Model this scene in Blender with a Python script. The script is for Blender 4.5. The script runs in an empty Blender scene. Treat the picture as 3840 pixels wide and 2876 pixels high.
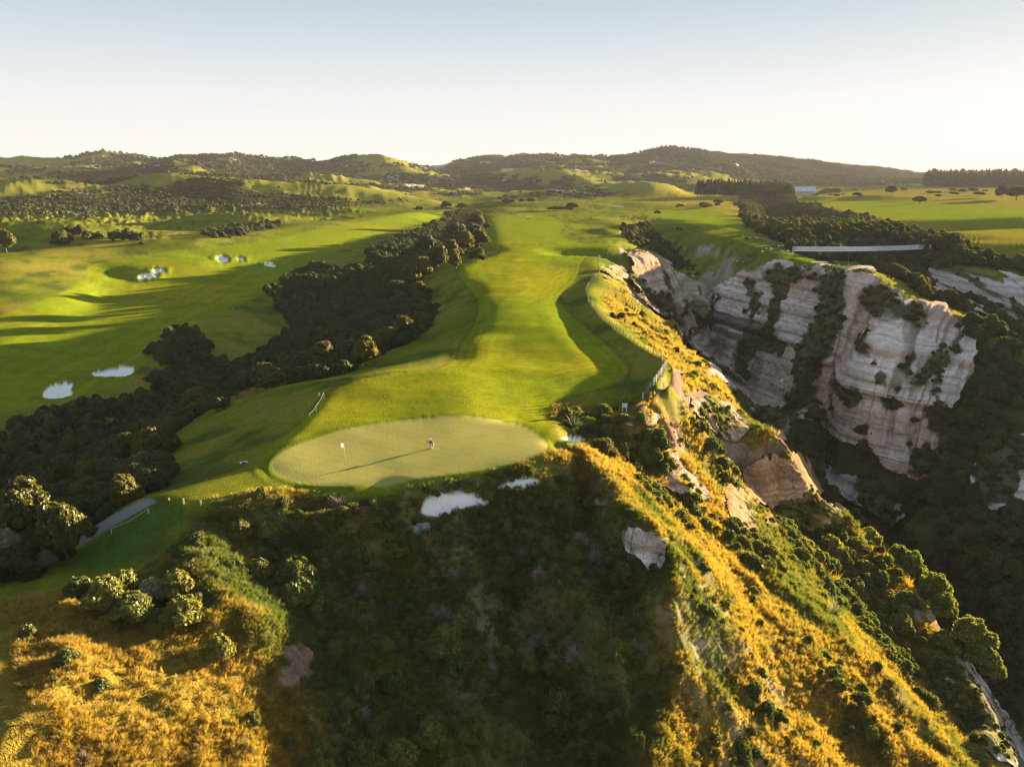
import bpy, bmesh, math, random
import numpy as np
from mathutils import Vector, Matrix
from mathutils.geometry import delaunay_2d_cdt

random.seed(7); RNG = np.random.default_rng(7)
R = math.radians
scene = bpy.context.scene
COL = scene.collection

# ------------------------------------------------------------------ camera, sky, sun, exposure
CAM_H = 31.0; PITCH = R(13.9); FOC = 820.0 / 1024.0
cam = bpy.data.cameras.new('camera'); cam.sensor_width = 36.0; cam.sensor_fit = 'HORIZONTAL'
cam.lens = 36.0 * FOC; cam.clip_start = 0.5; cam.clip_end = 60000
cam_o = bpy.data.objects.new('camera', cam); COL.objects.link(cam_o)
cam_o.location = (0, 0, CAM_H); cam_o.rotation_euler = (R(90) - PITCH, 0, 0)
scene.camera = cam_o

SUN_EL = R(5.2); SUN_AZ = R(51.0)            # azimuth measured from the view axis (+Y) towards +X
SKY_STRENGTH = 0.054; SUN_STRENGTH = 5.0; EXPOSURE = 3.45
world = bpy.data.worlds.new('World'); scene.world = world; world.use_nodes = True
wn = world.node_tree.nodes; wl = world.node_tree.links; wn.clear()
w_out = wn.new('ShaderNodeOutputWorld'); w_bg = wn.new('ShaderNodeBackground'); sky = wn.new('ShaderNodeTexSky')
sky.sky_type = 'NISHITA'; sky.sun_disc = False; sky.sun_elevation = SUN_EL; sky.sun_rotation = SUN_AZ
sky.air_density = 1.0; sky.dust_density = 1.0; sky.ozone_density = 1.0; sky.altitude = 60
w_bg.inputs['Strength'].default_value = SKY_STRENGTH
# low evening sky: pale rose at the horizon through clear blue, darker overhead but brightened there, out of view, to fill the shade, mixed with the physical sky's warm side
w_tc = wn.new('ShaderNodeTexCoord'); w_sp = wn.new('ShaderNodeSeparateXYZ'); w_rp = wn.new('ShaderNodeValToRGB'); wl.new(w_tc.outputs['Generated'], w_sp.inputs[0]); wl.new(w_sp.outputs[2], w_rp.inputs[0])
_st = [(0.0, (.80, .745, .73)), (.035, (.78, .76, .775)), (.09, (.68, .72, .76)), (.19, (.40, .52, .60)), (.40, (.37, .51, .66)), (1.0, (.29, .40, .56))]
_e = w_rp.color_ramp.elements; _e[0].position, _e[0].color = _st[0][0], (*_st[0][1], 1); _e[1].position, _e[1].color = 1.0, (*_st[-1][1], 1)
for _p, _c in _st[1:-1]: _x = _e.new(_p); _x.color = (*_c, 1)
w_hs = wn.new('ShaderNodeHueSaturation'); w_hs.inputs['Saturation'].default_value = .45
w_gm = wn.new('ShaderNodeGamma'); w_gm.inputs['Gamma'].default_value = .7
w_tn = wn.new('ShaderNodeMix'); w_tn.data_type = 'RGBA'; w_tn.blend_type = 'MULTIPLY'; w_tn.inputs[0].default_value = 1; w_tn.inputs[7].default_value = (.90, .72, .56, 1)
wl.new(sky.outputs[0], w_hs.inputs['Color']); wl.new(w_hs.outputs[0], w_gm.inputs['Color']); wl.new(w_gm.outputs[0], w_tn.inputs[6]); 
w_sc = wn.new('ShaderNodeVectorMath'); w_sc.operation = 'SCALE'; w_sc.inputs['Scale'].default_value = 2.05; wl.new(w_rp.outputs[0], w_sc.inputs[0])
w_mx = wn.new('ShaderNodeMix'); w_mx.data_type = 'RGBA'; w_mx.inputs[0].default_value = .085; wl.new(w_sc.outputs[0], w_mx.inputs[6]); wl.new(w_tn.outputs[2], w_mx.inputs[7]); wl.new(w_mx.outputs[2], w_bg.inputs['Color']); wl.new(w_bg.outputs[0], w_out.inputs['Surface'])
sun = bpy.data.lights.new('sun', 'SUN'); sun.energy = SUN_STRENGTH; sun.angle = R(0.55); sun.color = (1.0, 0.77, 0.46)
sun_o = bpy.data.objects.new('sun', sun); COL.objects.link(sun_o)
SUN_DIR = Vector((math.sin(SUN_AZ) * math.cos(SUN_EL), math.cos(SUN_AZ) * math.cos(SUN_EL), math.sin(SUN_EL)))
sun_o.rotation_euler = SUN_DIR.to_track_quat('Z', 'Y').to_euler(); sun_o.location = SUN_DIR * 300
vs = scene.view_settings; vs.view_transform = 'Standard'; vs.look = 'None'; vs.gamma = 1.0; vs.use_curve_mapping = False
vs.exposure = EXPOSURE
try:
    scene.cycles.max_bounces = 6; scene.cycles.diffuse_bounces = 3; scene.cycles.transparent_max_bounces = 8
    scene.cycles.volume_bounces = 0; scene.cycles.use_denoising = True; scene.cycles.pixel_filter_type = 'BLACKMAN_HARRIS'; scene.cycles.filter_width = 1.3
    scene.cycles.sample_clamp_indirect = .4; scene.cycles.sample_clamp_direct = .10; scene.cycles.use_adaptive_sampling = False
except Exception: pass

# ------------------------------------------------------------------ survey helpers: a bearing read off the photo + a height or a distance gives a point
SC = 2212.0 / 1024.0; F = 820.0; ST, CT = math.sin(PITCH), math.cos(PITCH)
def ray(U, V):
    px = U / SC - 512.0; py = V / SC - 383.0
    return px, F * CT - py * ST, -F * ST - py * CT
def at_z(U, V, z):
    dx, dy, dz = ray(U, V); t = (z - CAM_H) / dz
    return (dx * t, dy * t, z)
def at_y(U, V, y):
    dx, dy, dz = ray(U, V); t = y / dy
    return (dx * t, y, CAM_H + dz * t)
def tag(o, label=None, cat=None, group=None, kind=None):
    if label: o['label'] = label
    if cat: o['category'] = cat
    if group: o['group'] = group
    if kind: o['kind'] = kind
    return o

# ------------------------------------------------------------------ noise
def _h(ix, iy, s):
    h = (ix.astype(np.int64) * 374761393 + iy.astype(np.int64) * 668265263 + s * 974634777) & 0xffffffff
    h = ((h ^ (h >> 13)) * 1274126177) & 0xffffffff
    return ((h ^ (h >> 16)) & 0xffffff).astype(np.float32) / 16777215.0
def vn(x, y, s=0):
    xi = np.floor(x); yi = np.floor(y); fx = (x - xi).astype(np.float32); fy = (y - yi).astype(np.float32)
    fx = fx * fx * (3 - 2 * fx); fy = fy * fy * (3 - 2 * fy)
    a = _h(xi, yi, s); b = _h(xi + 1, yi, s); c = _h(xi, yi + 1, s); d = _h(xi + 1, yi + 1, s)
    return (a + (b - a) * fx) + ((c + (d - c) * fx) - (a + (b - a) * fx)) * fy   # 0..1
def fbm(x, y, wl0, oct=4, s=0, gain=0.5):
    v = np.zeros(np.shape(x), np.float32); amp = 1.0; tot = 0.0; f = 1.0 / wl0
    for k in range(oct):
        v += amp * (vn(x * f + 17.3 * k, y * f - 9.1 * k, s + k) * 2 - 1); tot += amp; amp *= gain; f *= 2.03
    return v / tot
def ridged(x, y, wl0, oct=4, s=0, gain=0.55):
    v = np.zeros(np.shape(x), np.float32); amp = 1.0; tot = 0.0; f = 1.0 / wl0
    for k in range(oct):
        v += amp * (1 - np.abs(vn(x * f + 7.7 * k, y * f + 3.9 * k, s + k) * 2 - 1) * 2); tot += amp; amp *= gain; f *= 2.1
    return v / tot                                                     # about -1..1, crests sharp
def sstep(e0, e1, x):
    t = np.clip((x - e0) / (e1 - e0), 0, 1); return t * t * (3 - 2 * t)
# ------------------------------------------------------------------ the lie of the land: surveyed breaklines
BL = []                                                                # (list of world points, noise amplitude)
def lz(pts, amp=0.0): BL.append(([at_z(*p) for p in pts], amp))         # bearing + height
def ly(pts, amp=0.0): BL.append(([at_y(*p) for p in pts], amp))         # bearing + distance
def lw(pts, amp=0.0): BL.append((list(pts), amp))                       # plain coordinates

# headland: rim round the green and down both sides of the long fairway
lz([(350,1083,0),(395,1088,0),(480,1097,0),(560,1099,-.2),(650,1092,-.2),(760,1077,-.1),(830,1062,0),(895,1047,0),(960,1030,.1),(1060,1012,.1),(1150,1001,.2),(1205,985,.3),(1240,968,.4)], .1)
lz([(560,1000,0),(600,1060,0),(760,1055,.1),(950,1010,.2),(1100,980,.3),(1180,955,.3),(1160,925,.3),(1000,900,.3),(850,905,.2),(700,950,.1)])
lz([(1255,965,.6),(1235,945,.2),(1195,925,.2),(1198,905,0),(1250,890,-.2),(1310,888,-.2),(1350,888,0),(1382,868,.6)], .1)
CREST = [at_z(*p) for p in [(1378,872,1.0),(1395,855,1.5),(1420,820,1.7),(1441,786,1.8),(1400,757,1.7),(1365,738,1.6),(1330,715,1.6),(1295,682,1.5),(1270,650,1.4),(1265,625,1.3),(1280,607,1.2),(1295,592,1.1),(1292,575,1.0),(1290,560,.9),(1312,549,.9),(1369,541,.9),(1397,542,.8)]]
lw(CREST, .1)
def offset(P, d, z):
    out = []
    for i in range(len(P)):
        a = P[max(0, i - 1)]; b = P[min(len(P) - 1, i + 1)]; tx, ty = b[0] - a[0], b[1] - a[1]; L = math.hypot(tx, ty)
        out.append((P[i][0] - ty / L * d, P[i][1] + tx / L * d, P[i][2] + z if z > -50 else -z))
    return out
lw(offset(CREST[2:14], -1.6, .05), .1)
lw([(x, y, -.35) for x, y, z in offset(CREST[1:13], 3.6, 0)], .05)
lw([(x, y, -.25) for x, y, z in offset(CREST[2:12], 7.5, 0)], .05)
lz([(1180,600,.1),(1165,650,.3),(1225,728,.4),(1270,775,.4),(1285,805,.1),(1250,835,-.5),(1180,860,-.6),(1300,862,-.8)])
# apron behind the green and the crest on its left
lz([(700,850,.5),(690,880,.4),(640,935,.3),(580,985,.2),(556,1010,.1)])
lz([(705,838,.6),(760,818,.9),(850,800,1.0),(950,797,1.1),(1010,800,.9)])
lz([(760,810,-.6),(850,790,-.8),(930,770,-.9),(985,740,-.6),(1000,775,-.6)])
lz([(1040,770,.1),(1050,720,0),(1055,660,.1),(1040,625,.2),(1000,598,.4),(985,575,.6),(1045,556,.7),(1098,548,.8),(1075,520,.8),(1055,480,.9),(1050,455,1)])
lz([(1015,735,-.15),(1050,722,-.25),(1080,740,-.1),(1060,775,-.2)])
lz([(955,610,-.9),(1000,620,-1.2),(1015,640,-1.2),(985,655,-1.1)])
lz([(1120,700,.5),(1110,620,.6),(1160,540,.6),(1170,480,.9),(1190,455,1.0)])
lz([(1035,548,-.8),(1060,541,-1.0),(1085,545,-.3)])
# bush edge on the left side of the headland
lz([(1032,452,-1),(1030,480,-2),(1010,520,-3.5),(950,558,-4),(915,590,-4.5),(918,625,-5),(948,680,-5),(900,730,-6),(830,765,-6.5),(760,795,-6),(700,818,-4.5),(600,832,-5.5),(520,858,-7),(440,900,-8),(385,960,-8.5),(350,1010,-5.4),(310,1048,-4.8),(240,1090,-5),(184,1138,-4.6)], .2)
# gully floor
lz([(1015,450,-2),(990,480,-4),(930,530,-6),(870,580,-8),(800,640,-11),(740,690,-13),(670,760,-14.5),(560,830,-16),(420,890,-17),(280,960,-18),(140,1030,-19),(0,1080,-20),(-300,1200,-22)], .5)
# left lip of the gully
lz([(1000,445,0),(960,470,-.5),(880,520,-1.5),(800,555,-3),(720,575,-5),(620,592,-7),(580,625,-8.5),(520,662,-9.5),(440,700,-10),(360,745,-11),(320,790,-12),(290,835,-12.5),(200,872,-13),(90,898,-13.5),(0,915,-13.5),(-300,980,-14)], .2)
# the grassy bowl under that lip
lz([(640,650,-13),(600,700,-14),(520,750,-15),(430,790,-17),(360,830,-17)])
# left fairway: falls away to the left, rises to a lit bank beyond
lz([(-300,830,-17),(0,830,-16),(150,790,-14.6),(250,740,-14),(360,700,-13),(460,655,-11.6),(560,612,-9.6)])
lz([(-300,740,-12),(0,745,-12.2),(90,720,-12.2),(180,675,-11.8),(240,640,-11.2),(330,625,-10.4),(450,610,-9.6),(600,575,-7.8),(760,538,-5.2),(880,502,-2.6)])
lz([(-300,665,-8),(0,665,-8.4),(70,655,-8.2),(130,640,-7.8),(190,610,-6.8),(215,592,-6.4),(245,600,-8.0),(280,608,-8.2),(320,600,-7.6),(420,585,-7),(600,552,-5)])
lz([(-300,600,-4),(0,605,-4.2),(100,590,-4),(200,572,-4),(300,575,-4.6),(380,572,-4.6),(460,568,-4.8)])
lz([(-300,560,-1.0),(0,570,-1.2),(120,548,-1),(250,545,-1.8),(420,535,-1.4),(600,520,-.8),(760,500,.2),(900,476,1.0),(1000,452,1.5)])
ly([(-300,540,385),(0,540,385),(78,532,390),(186,528,395),(305,521,405),(420,518,415),(560,500,480),(700,480,560),(850,462,650),(1000,448,760)], .2)
# knoll and mounds beyond it
ly([(-300,478,470),(0,477,470),(118,472,470),(190,474,470),(254,488,460),(305,510,440)], .4)
ly([(-300,490,500),(0,492,510),(118,490,510),(250,494,500),(330,497,500)], .2)
ly([(332,488,600),(380,474,620),(430,461,640),(508,456,640),(592,462,650),(643,470,660),(700,474,660)], .5)
ly([(332,505,520),(430,500,540),(500,496,540),(600,486,560),(690,478,600)], .2)
ly([(332,478,700),(430,474,740),(600,470,760),(700,468,760),(800,460,780)], .2)
ly([(780,452,900),(860,444,950),(930,440,960),(985,431,980),(1040,426,1000),(1090,428,1000),(1140,438,980),(1210,432,1080),(1290,434,1080)], .3)
ly([(820,456,800),(950,452,830),(1060,448,850),(1130,446,880),(1240,441,900),(1350,441,930),(1450,436,1000)], .2)
ly([(900,447,1150),(1000,440,1200),(1150,441,1200),(1290,442,1200)], .2)
# fairway, top end
lz([(1100,470,1),(1180,462,1.2),(1260,456,1.2),(1330,450,1.5)], .1)
# mounds right of the fairway top, side gully behind the tip
lz([(1215,478,.5),(1250,490,.4),(1290,500,.5),(1330,512,.8),(1340,530,.8),(1250,520,.2),(1200,500,.3)])
lz([(1240,463,1.5),(1300,468,1.8),(1360,478,2),(1400,488,.5),(1350,485,3),(1325,500,2.6),(1290,486,2.5)], .2)
lz([(1340,470,0),(1400,482,-2),(1440,490,-3),(1420,500,-7),(1380,500,-7),(1345,508,-5),(1350,522,-5),(1400,520,-9),(1440,545,-12),(1470,575,-14),(1500,600,-16),(1540,622,-17)], .5)
lz([(1372,535,-3),(1410,545,-6),(1440,562,-9),(1470,588,-13)], .3)
# sheep meadow
lz([(1430,470,1),(1500,476,2),(1580,492,3),(1640,512,2),(1690,535,0),(1742,557,-2.5)], .2)
lz([(1470,500,1),(1540,515,1.5),(1600,530,1),(1660,545,0),(1715,557,-1)], .1)
lz([(1450,530,-5),(1500,545,-7),(1560,560,-7),(1620,570,-5),(1520,585,-12),(1580,583,-9)], .3)
# the big cliff: lip, foot, and the shoulder that runs down to the right
lz([(1479,594,-13),(1499,604,-14.5),(1522,613,-15.5),(1543,628,-18),(1560,610,-14),(1600,588,-10),(1640,572,-6),(1680,560,-3),(1700,557,-2.5),(1742,559,-3),(1800,566,-5),(1850,571,-6.5),(1872,573,-7)], .3)
ly([(1872,578,312),(1890,600,305),(1912,618,302),(1942,634,298),(1975,646,294),(2020,655,286),(2060,670,280),(2110,695,270),(2160,730,258),(2212,766,246),(2400,880,230),(2700,1050,215)], .6)
ly([(1470,690,262),(1500,740,262),(1550,790,264),(1600,840,266),(1650,880,266),(1700,890,264),(1760,860,256),(1820,800,258),(1870,790,254),(1960,830,246),(2040,900,238)], 1.0)   # foot of the upper band
ly([(1720,740,292),(1780,700,292),(1850,668,290),(1930,700,272),(2020,740,262),(2090,790,252)], 1.0)
ly([(1720,900,258),(1800,930,250),(1900,960,240),(2020,1020,226),(2212,1060,205),(2400,1150,195)], 1.0)
ly([(2212,900,226),(2120,850,238),(2400,1000,215)], 1.0)
ly([(1740,1000,240),(1820,1080,222),(1900,1120,212),(2040,1170,200),(2212,1250,178),(2400,1350,165)], 1.0)
lz([(1500,760,-52),(1570,830,-56),(1640,900,-60),(1690,960,-66),(1750,1050,-72),(1830,1180,-76),(1950,1300,-80),(2100,1480,-84),(2212,1600,-86),(2500,1900,-90)], 1.0)
# amphitheatre at the tip of the headland
lz([(1360,551,-1),(1380,549,-1),(1400,551,-1.5),(1420,560,-3),(1438,572,-6),(1455,586,-9)], .3)
lz([(1362,603,-19),(1385,612,-21),(1405,610,-21),(1440,622,-22),(1480,640,-24),(1520,668,-30),(1543,690,-34)], .6)
lz([(1312,560,-.5),(1330,563,-1),(1352,560,-1)], .3); lz([(1313,600,-9),(1345,603,-12)], .4)
lz([(1400,665,-27),(1440,700,-36),(1480,745,-44)], .8)
# the crumbling outer edge of the headland
OUT = [(1345,603,-7),(1353,618,-7.5),(1364,630,-8),(1387,657,-9),(1414,680,-10),(1440,703,-10.5),(1465,730,-11),(1490,755,-11.5),(1515,778,-12),(1540,800,-12.5),(1560,825,-13),(1578,852,-14),(1592,880,-14.5)]
lz(OUT, .5)
lz([(1290,575,.3),(1310,610,-1),(1300,640,-.2),(1340,660,-3),(1350,700,-1.5),(1400,720,-4.5),(1410,745,-2.5),(1465,770,-5.5),(1470,800,-4.5),(1530,830,-8.5)], .5)
lw([(at_z(u,v,z)[0] + 13, at_z(u,v,z)[1] + 12, -44 - i * 1.6) for i, (u, v, z) in enumerate(OUT[3:])], .8)
# pale gullied cliffs right of the sign, the knoll and its brown crag
lz([(1405,862,-.5),(1445,850,-2),(1480,842,-4),(1520,855,-6.5),(1560,880,-9),(1585,890,-11)], .5)
lz([(1400,905,-4),(1440,915,-6),(1475,940,-9),(1510,930,-11),(1550,950,-13),(1575,950,-14)], .6)
lz([(1340,912,-2.4),(1390,900,-2),(1425,930,-2.8),(1445,985,-6),(1480,990,-9)], .5)
lz([(1600,900,-12),(1640,915,-12.5),(1690,945,-13.5),(1728,968,-14.5)], .4)
lz([(1585,950,-13.5),(1620,962,-14),(1660,975,-14.6),(1700,978,-15)], .3)
lz([(1728,972,-15),(1745,1000,-17.5),(1762,1035,-20.5),(1778,1056,-22)], .4)
lz([(1560,1010,-17.5),(1600,1040,-20.5),(1640,1100,-24.5),(1700,1068,-23.4),(1755,1062,-23.2)], .5)
lz([(1800,1082,-24),(1820,1100,-25.5),(1822,1132,-29)], .3)
lz([(1655,1090,-24.8),(1720,1085,-25),(1790,1088,-25.2)], .3)
lz([(1660,1130,-27.4),(1720,1140,-29),(1800,1138,-29.6)], .4)
# outer rib with trees
RIB = [(1822,1134,-29.4),(1860,1152,-30),(1910,1200,-32),(1950,1240,-33.5),(1990,1290,-35),(2025,1345,-36.5),(2060,1395,-37.5),(2110,1475,-39),(2160,1560,-40),(2212,1645,-41),(2330,1850,-44)]
lz(RIB, .4)
lw([(at_z(u,v,z)[0] + 15, at_z(u,v,z)[1] + 12, z - 26 - i * 1.5) for i, (u, v, z) in enumerate(RIB)], .8)
lw([(60,158,-40),(64,170,-44),(62,150,-36)], .5)
# dark trough between the two ribs
lw([(40,122,-20),(42,116,-23.5),(44,110,-27),(47,103.5,-31),(51,97,-35),(56,90,-39.5),(62,80,-45),(70,66,-52)], .4)
lz([(1750,1190,-31),(1820,1280,-34),(1900,1380,-37.5),(2000,1480,-41),(2100,1600,-44)], .5)
# rounded shoulder of the golden slope
lz([(1585,1040,-17.5),(1620,1090,-19),(1659,1160,-20.5),(1700,1240,-22),(1764,1309,-24),(1831,1385,-26),(1946,1505,-30),(2099,1656,-34),(2300,1850,-40)], .85)
lz([(1440,1000,-7.5),(1480,1080,-10.5),(1520,1160,-13.5),(1570,1260,-16.5),(1620,1360,-19.5),(1690,1470,-23),(1780,1600,-26.5),(1830,1700,-28.5)], .6)
# crest between the golden slope and the shaded bowl
lz([(1262,962,.5),(1296,1004,-.6),(1325,1065,-2.3),(1362,1116,-3.6),(1408,1138,-4.6),(1448,1190,-6.0),(1458,1260,-8.2),(1440,1350,-11.2),(1470,1447,-13.8),(1425,1560,-16.4),(1420,1657,-18),(1430,1850,-22)], .85)
lz([(1215,1240,-7.0),(1255,1295,-8.3),(1300,1370,-10.2),(1335,1450,-12.4)], .5); lz([(530,1280,-3.6),(575,1360,-5.6),(615,1450,-7.8),(650,1560,-10.2),(690,1657,-12.4)], .5)
lz([(1346,1170,-6.6),(1372,1208,-7.6),(1402,1230,-8.4),(1436,1240,-8.9)], .2)
lz([(1235,985,-2.2),(1240,1030,-4),(1270,1100,-6.2),(1310,1190,-7.9),(1350,1290,-10.8),(1370,1400,-13.2),(1360,1540,-16.2),(1350,1657,-18.4),(1350,1850,-22.4)], .8)
# the dark dell between the knoll and the green
lz([(1230,915,-2.4),(1290,915,-4),(1330,930,-5.6),(1370,960,-7.8),(1390,1000,-9.4),(1425,1045,-10.5)], .8)
lz([(1280,950,-3.4),(1320,985,-4.4),(1345,1020,-5.5)], .8)
# shaded bowl under the green
lz([(420,1140,-1.4),(560,1150,-2.4),(700,1140,-3),(820,1120,-3.2),(900,1112,-3.2),(1000,1110,-3.2),(1060,1080,-2.4),(1130,1060,-2),(1200,1030,-2)], .2)
lz([(450,1230,-2.6),(560,1250,-4.4),(700,1250,-6.4),(850,1250,-7.4),(1000,1240,-8),(1120,1220,-8.2),(1220,1200,-8)], .85)
lz([(560,1380,-5.4),(700,1400,-9),(850,1400,-11),(1000,1400,-12.4),(1130,1400,-13.4),(1250,1400,-13.8)], .85)
lz([(700,1550,-11.6),(850,1550,-14),(1000,1550,-16),(1150,1550,-16.9),(1270,1550,-17.1)], .85)
lz([(720,1657,-13.4),(900,1657,-16.6),(1050,1657,-18.4),(1200,1657,-19.4)], .85)
lz([(700,1850,-16),(900,1850,-19),(1100,1850,-23)], .85)
# spur bottom left, falling away to the right
lz([(-300,1330,-2),(0,1330,-2),(120,1320,-1.8),(260,1310,-2),(380,1330,-3),(470,1370,-4.6)], .8)
lz([(-300,1440,-1),(0,1450,-1.2),(100,1450,-1.6),(220,1460,-2.6),(350,1470,-4.2),(480,1490,-6.6),(590,1500,-8.6)], .5)
lz([(-300,1570,-2),(0,1560,-2),(120,1570,-3),(260,1580,-4.6),(400,1590,-6.6),(560,1610,-9.4)], .5)
lz([(-300,1720,-3.5),(0,1700,-4),(150,1700,-5.4),(350,1700,-7.6),(550,1700,-10.4)], .85)
lz([(0,1900,-7),(350,1900,-10),(600,1900,-13)], .8)
# mown bank with the cart path
lz([(312,1078,-.1),(343,1087,-.1)]); lz([(184,1141,-4.2),(203,1157,-4.2)]); lz([(120,1180,-5.6),(140,1195,-5.6)])
lz([(360,1150,-1.6),(300,1200,-3),(200,1240,-4.6),(90,1265,-5),(0,1285,-4.6),(-300,1290,-4.4)], .1)
lz([(0,1180,-7),(100,1150,-6.6),(-300,1250,-7)], .2)
# bush valley behind the cliff and the fields beyond
lz([(1581,436,2),(1592,458,1),(1620,485,1),(1645,508,0),(1690,528,-1),(1712,538,-2),(1745,558,-5)], .2)
lz([(1620,425,-2),(1640,450,-8),(1680,480,-14),(1740,515,-20),(1800,545,-26),(1870,580,-34),(1960,615,-40)], .6)
ly([(1980,612,375),(2050,640,345),(2130,690,320),(2212,745,300),(2400,860,280)], .6)
lz([(1645,410,1),(1690,419,1),(1720,438,1),(1780,453,1),(1870,468,1),(1907,488,.5),(1960,495,1),(2030,500,1.5),(2095,505,2),(2150,515,1.5),(2212,526,1),(2450,560,0)], .2)
ly([(2003,533,395),(2040,545,390),(2100,560,380),(2212,590,370),(2400,640,360)], .5)
ly([(2010,600,372),(2060,588,365),(2120,590,355),(2180,600,345),(2212,610,340),(2400,680,330)], .8)
ly([(1870,500,470),(1960,520,440),(1920,560,410)], .6)
# fields
lz([(1380,430,2),(1450,440,2),(1540,447,2),(1560,425,3),(1480,418,4),(1570,470,1),(1500,463,1),(1400,458,1)], .2)
lz([(1750,430,1.5),(1900,440,1.5),(2050,450,1.5),(2212,465,1.5),(2450,480,1)], .2)
ly([(1700,416,1200),(1800,418,1250),(1900,422,1200),(2050,432,1100),(2212,440,1050),(2450,450,1000)], .2)
ly([(1750,404,2000),(1850,403,2000),(2000,408,1800),(2212,412,1600),(2450,415,1600)], .2)
ly([(1500,412,1300),(1600,415,1300),(1700,412,1400)], .2)
# foothills on the left
ly([(-300,455,760),(0,452,760),(100,455,760),(200,452,780),(300,452,800),(420,448,830),(560,446,880),(700,446,900),(800,444,960)], 2)
ly([(-300,410,1050),(34,410,1050),(68,412,1050),(156,419,1000),(217,420,1000),(250,407,1100),(339,405,1100),(406,408,1100),(440,403,1150),(474,420,1050),(560,415,1150),(609,403,1200),(643,405,1200),(697,420,1100),(770,430,1150)], 4)
ly([(-300,408,1350),(200,408,1350),(450,408,1400),(700,412,1450),(850,425,1400),(950,428,1400)], 2)
# the hills
ly([(-300,385,1750),(0,385,1750),(150,380,1750),(300,382,1750),(500,378,1800),(650,385,1800),(780,392,1800),(880,400,1800)], 8)
ly([(-300,350,2300),(0,348,2300),(102,350,2300),(115,342,2300),(149,349,2300),(173,338,2300),(237,326,2300),(288,334,2300),(325,340,2300),(359,342,2300),(406,326,2300),(444,326,2300),(500,332,2350),(576,341,2400),(643,337,2400),(708,349,2500),(749,341,2500),(810,342,2500),(860,349,2600)], 3)
ly([(860,352,2900),(915,356,3100),(972,354,3200),(996,342,3200),(1023,339,3200),(1080,342,3300),(1138,336,3300),(1233,340,3300),(1324,345,3400),(1385,342,3400),(1406,331,3300)], 3)
ly([(1000,392,2100),(1050,410,1800),(1100,415,1700),(1040,375,2600)], 4)
for L in ([(237,327,2290),(222,345,2150),(196,365,2000),(160,388,1850)],[(165,352,2290),(140,372,2150),(110,392,1950)],[(290,335,2290),(303,347,2150),(292,364,2000),(262,385,1850)],[(264,341,2290),(258,358,2180),(240,378,2000)],
  [(406,327,2290),(392,345,2150),(374,362,2000),(350,388,1850)],[(345,346,2280),(335,368,2100),(320,388,1900)],[(444,328,2290),(472,349,2150),(478,370,1980)],[(425,338,2280),(430,360,2150),(425,382,1950)],[(30,352,2280),(60,366,2100),(75,384,1900)],[(-20,356,2280),(10,375,2100),(20,392,1900)],
  [(576,342,2390),(560,360,2200),(520,385,1900)],[(620,349,2380),(610,372,2150),(590,394,1900)],[(749,342,2480),(735,362,2250),(700,388,1950)],[(700,353,2490),(680,375,2250),(650,396,1950)],[(810,343,2500),(845,362,2300),(890,388,1950)],[(785,353,2500),(790,378,2200),(800,398,1900)],[(915,357,3050),(935,372,2600),(960,398,2100)],
  [(1138,337,3290),(1160,352,2900),(1185,366,2500),(1230,388,1950)],[(1095,351,3200),(1110,372,2700),(1130,398,2100)],[(1233,341,3290),(1262,352,2800),(1300,363,2450),(1330,384,2050)],[(1200,353,3000),(1240,373,2450),(1290,398,1900)],[(1324,346,3300),(1352,356,2800),(1395,370,2400),(1430,390,2000)],[(1300,354,3100),(1345,374,2500),(1385,400,1950)]): ly(L, 4)
ly([(950,432,1450),(1100,428,1450),(1200,425,1400),(1300,427,1400),(1400,420,1400),(1480,408,1600)], 3)
ly([(1406,329,3300),(1440,325,3300),(1532,333,3500),(1656,342,3700),(1739,352,3900),(1870,359,4200),(1960,372,4600),(2001,378,4800)], 3)
ly([(1450,365,2600),(1560,370,2700),(1640,385,2700),(1500,385,2300),(1700,395,2700),(1800,396,3000),(1960,394,3300)], 5)
ly([(2001,380,6000),(2035,376,7000),(2050,370,7200),(2065,377,7000),(2100,384,7000),(2212,385,7000),(2450,385,7000)], 2)
ly([(2001,396,2600),(2100,398,2400),(2212,400,2300),(2450,402,2300)], 1)
# beyond the skyline, and outside the frame
lw([(-14000,14000,-30),(-8000,14000,-30),(0,14000,-30),(8000,14000,-30),(14000,14000,-30)], 0)
lw([(-3200,3300,-10),(-1500,3300,-10),(0,4600,-10),(2000,6200,-10)], 0)
for yy, zl, zr, al in ((16,-18,-60,0),(24,-14,-62,0),(36,-8,-66,.3),(60,-7,-72,.4),(90,-16,-80,.4),(140,-14,-60,.4),(220,-8,-28,.4),(330,-3,-10,.3),(500,3,0,.3),(900,5,1,1),(1800,50,3,5),(3000,60,20,5)):
    lw([(-1.15 * yy, yy, zl)], al); lw([(1.15 * yy, yy, zr)], al)
    lw([(-1.6 * yy, yy, zl)], al); lw([(1.6 * yy, yy, zr)], al)
lw([(-10,30,-20),(0,30,-28),(15,30,-36),(-20,30,-14),(-10,16,-30),(5,16,-40)], .2)
lw([(20,45,-28),(40,45,-40),(35,30,-48)], .3)

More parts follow.
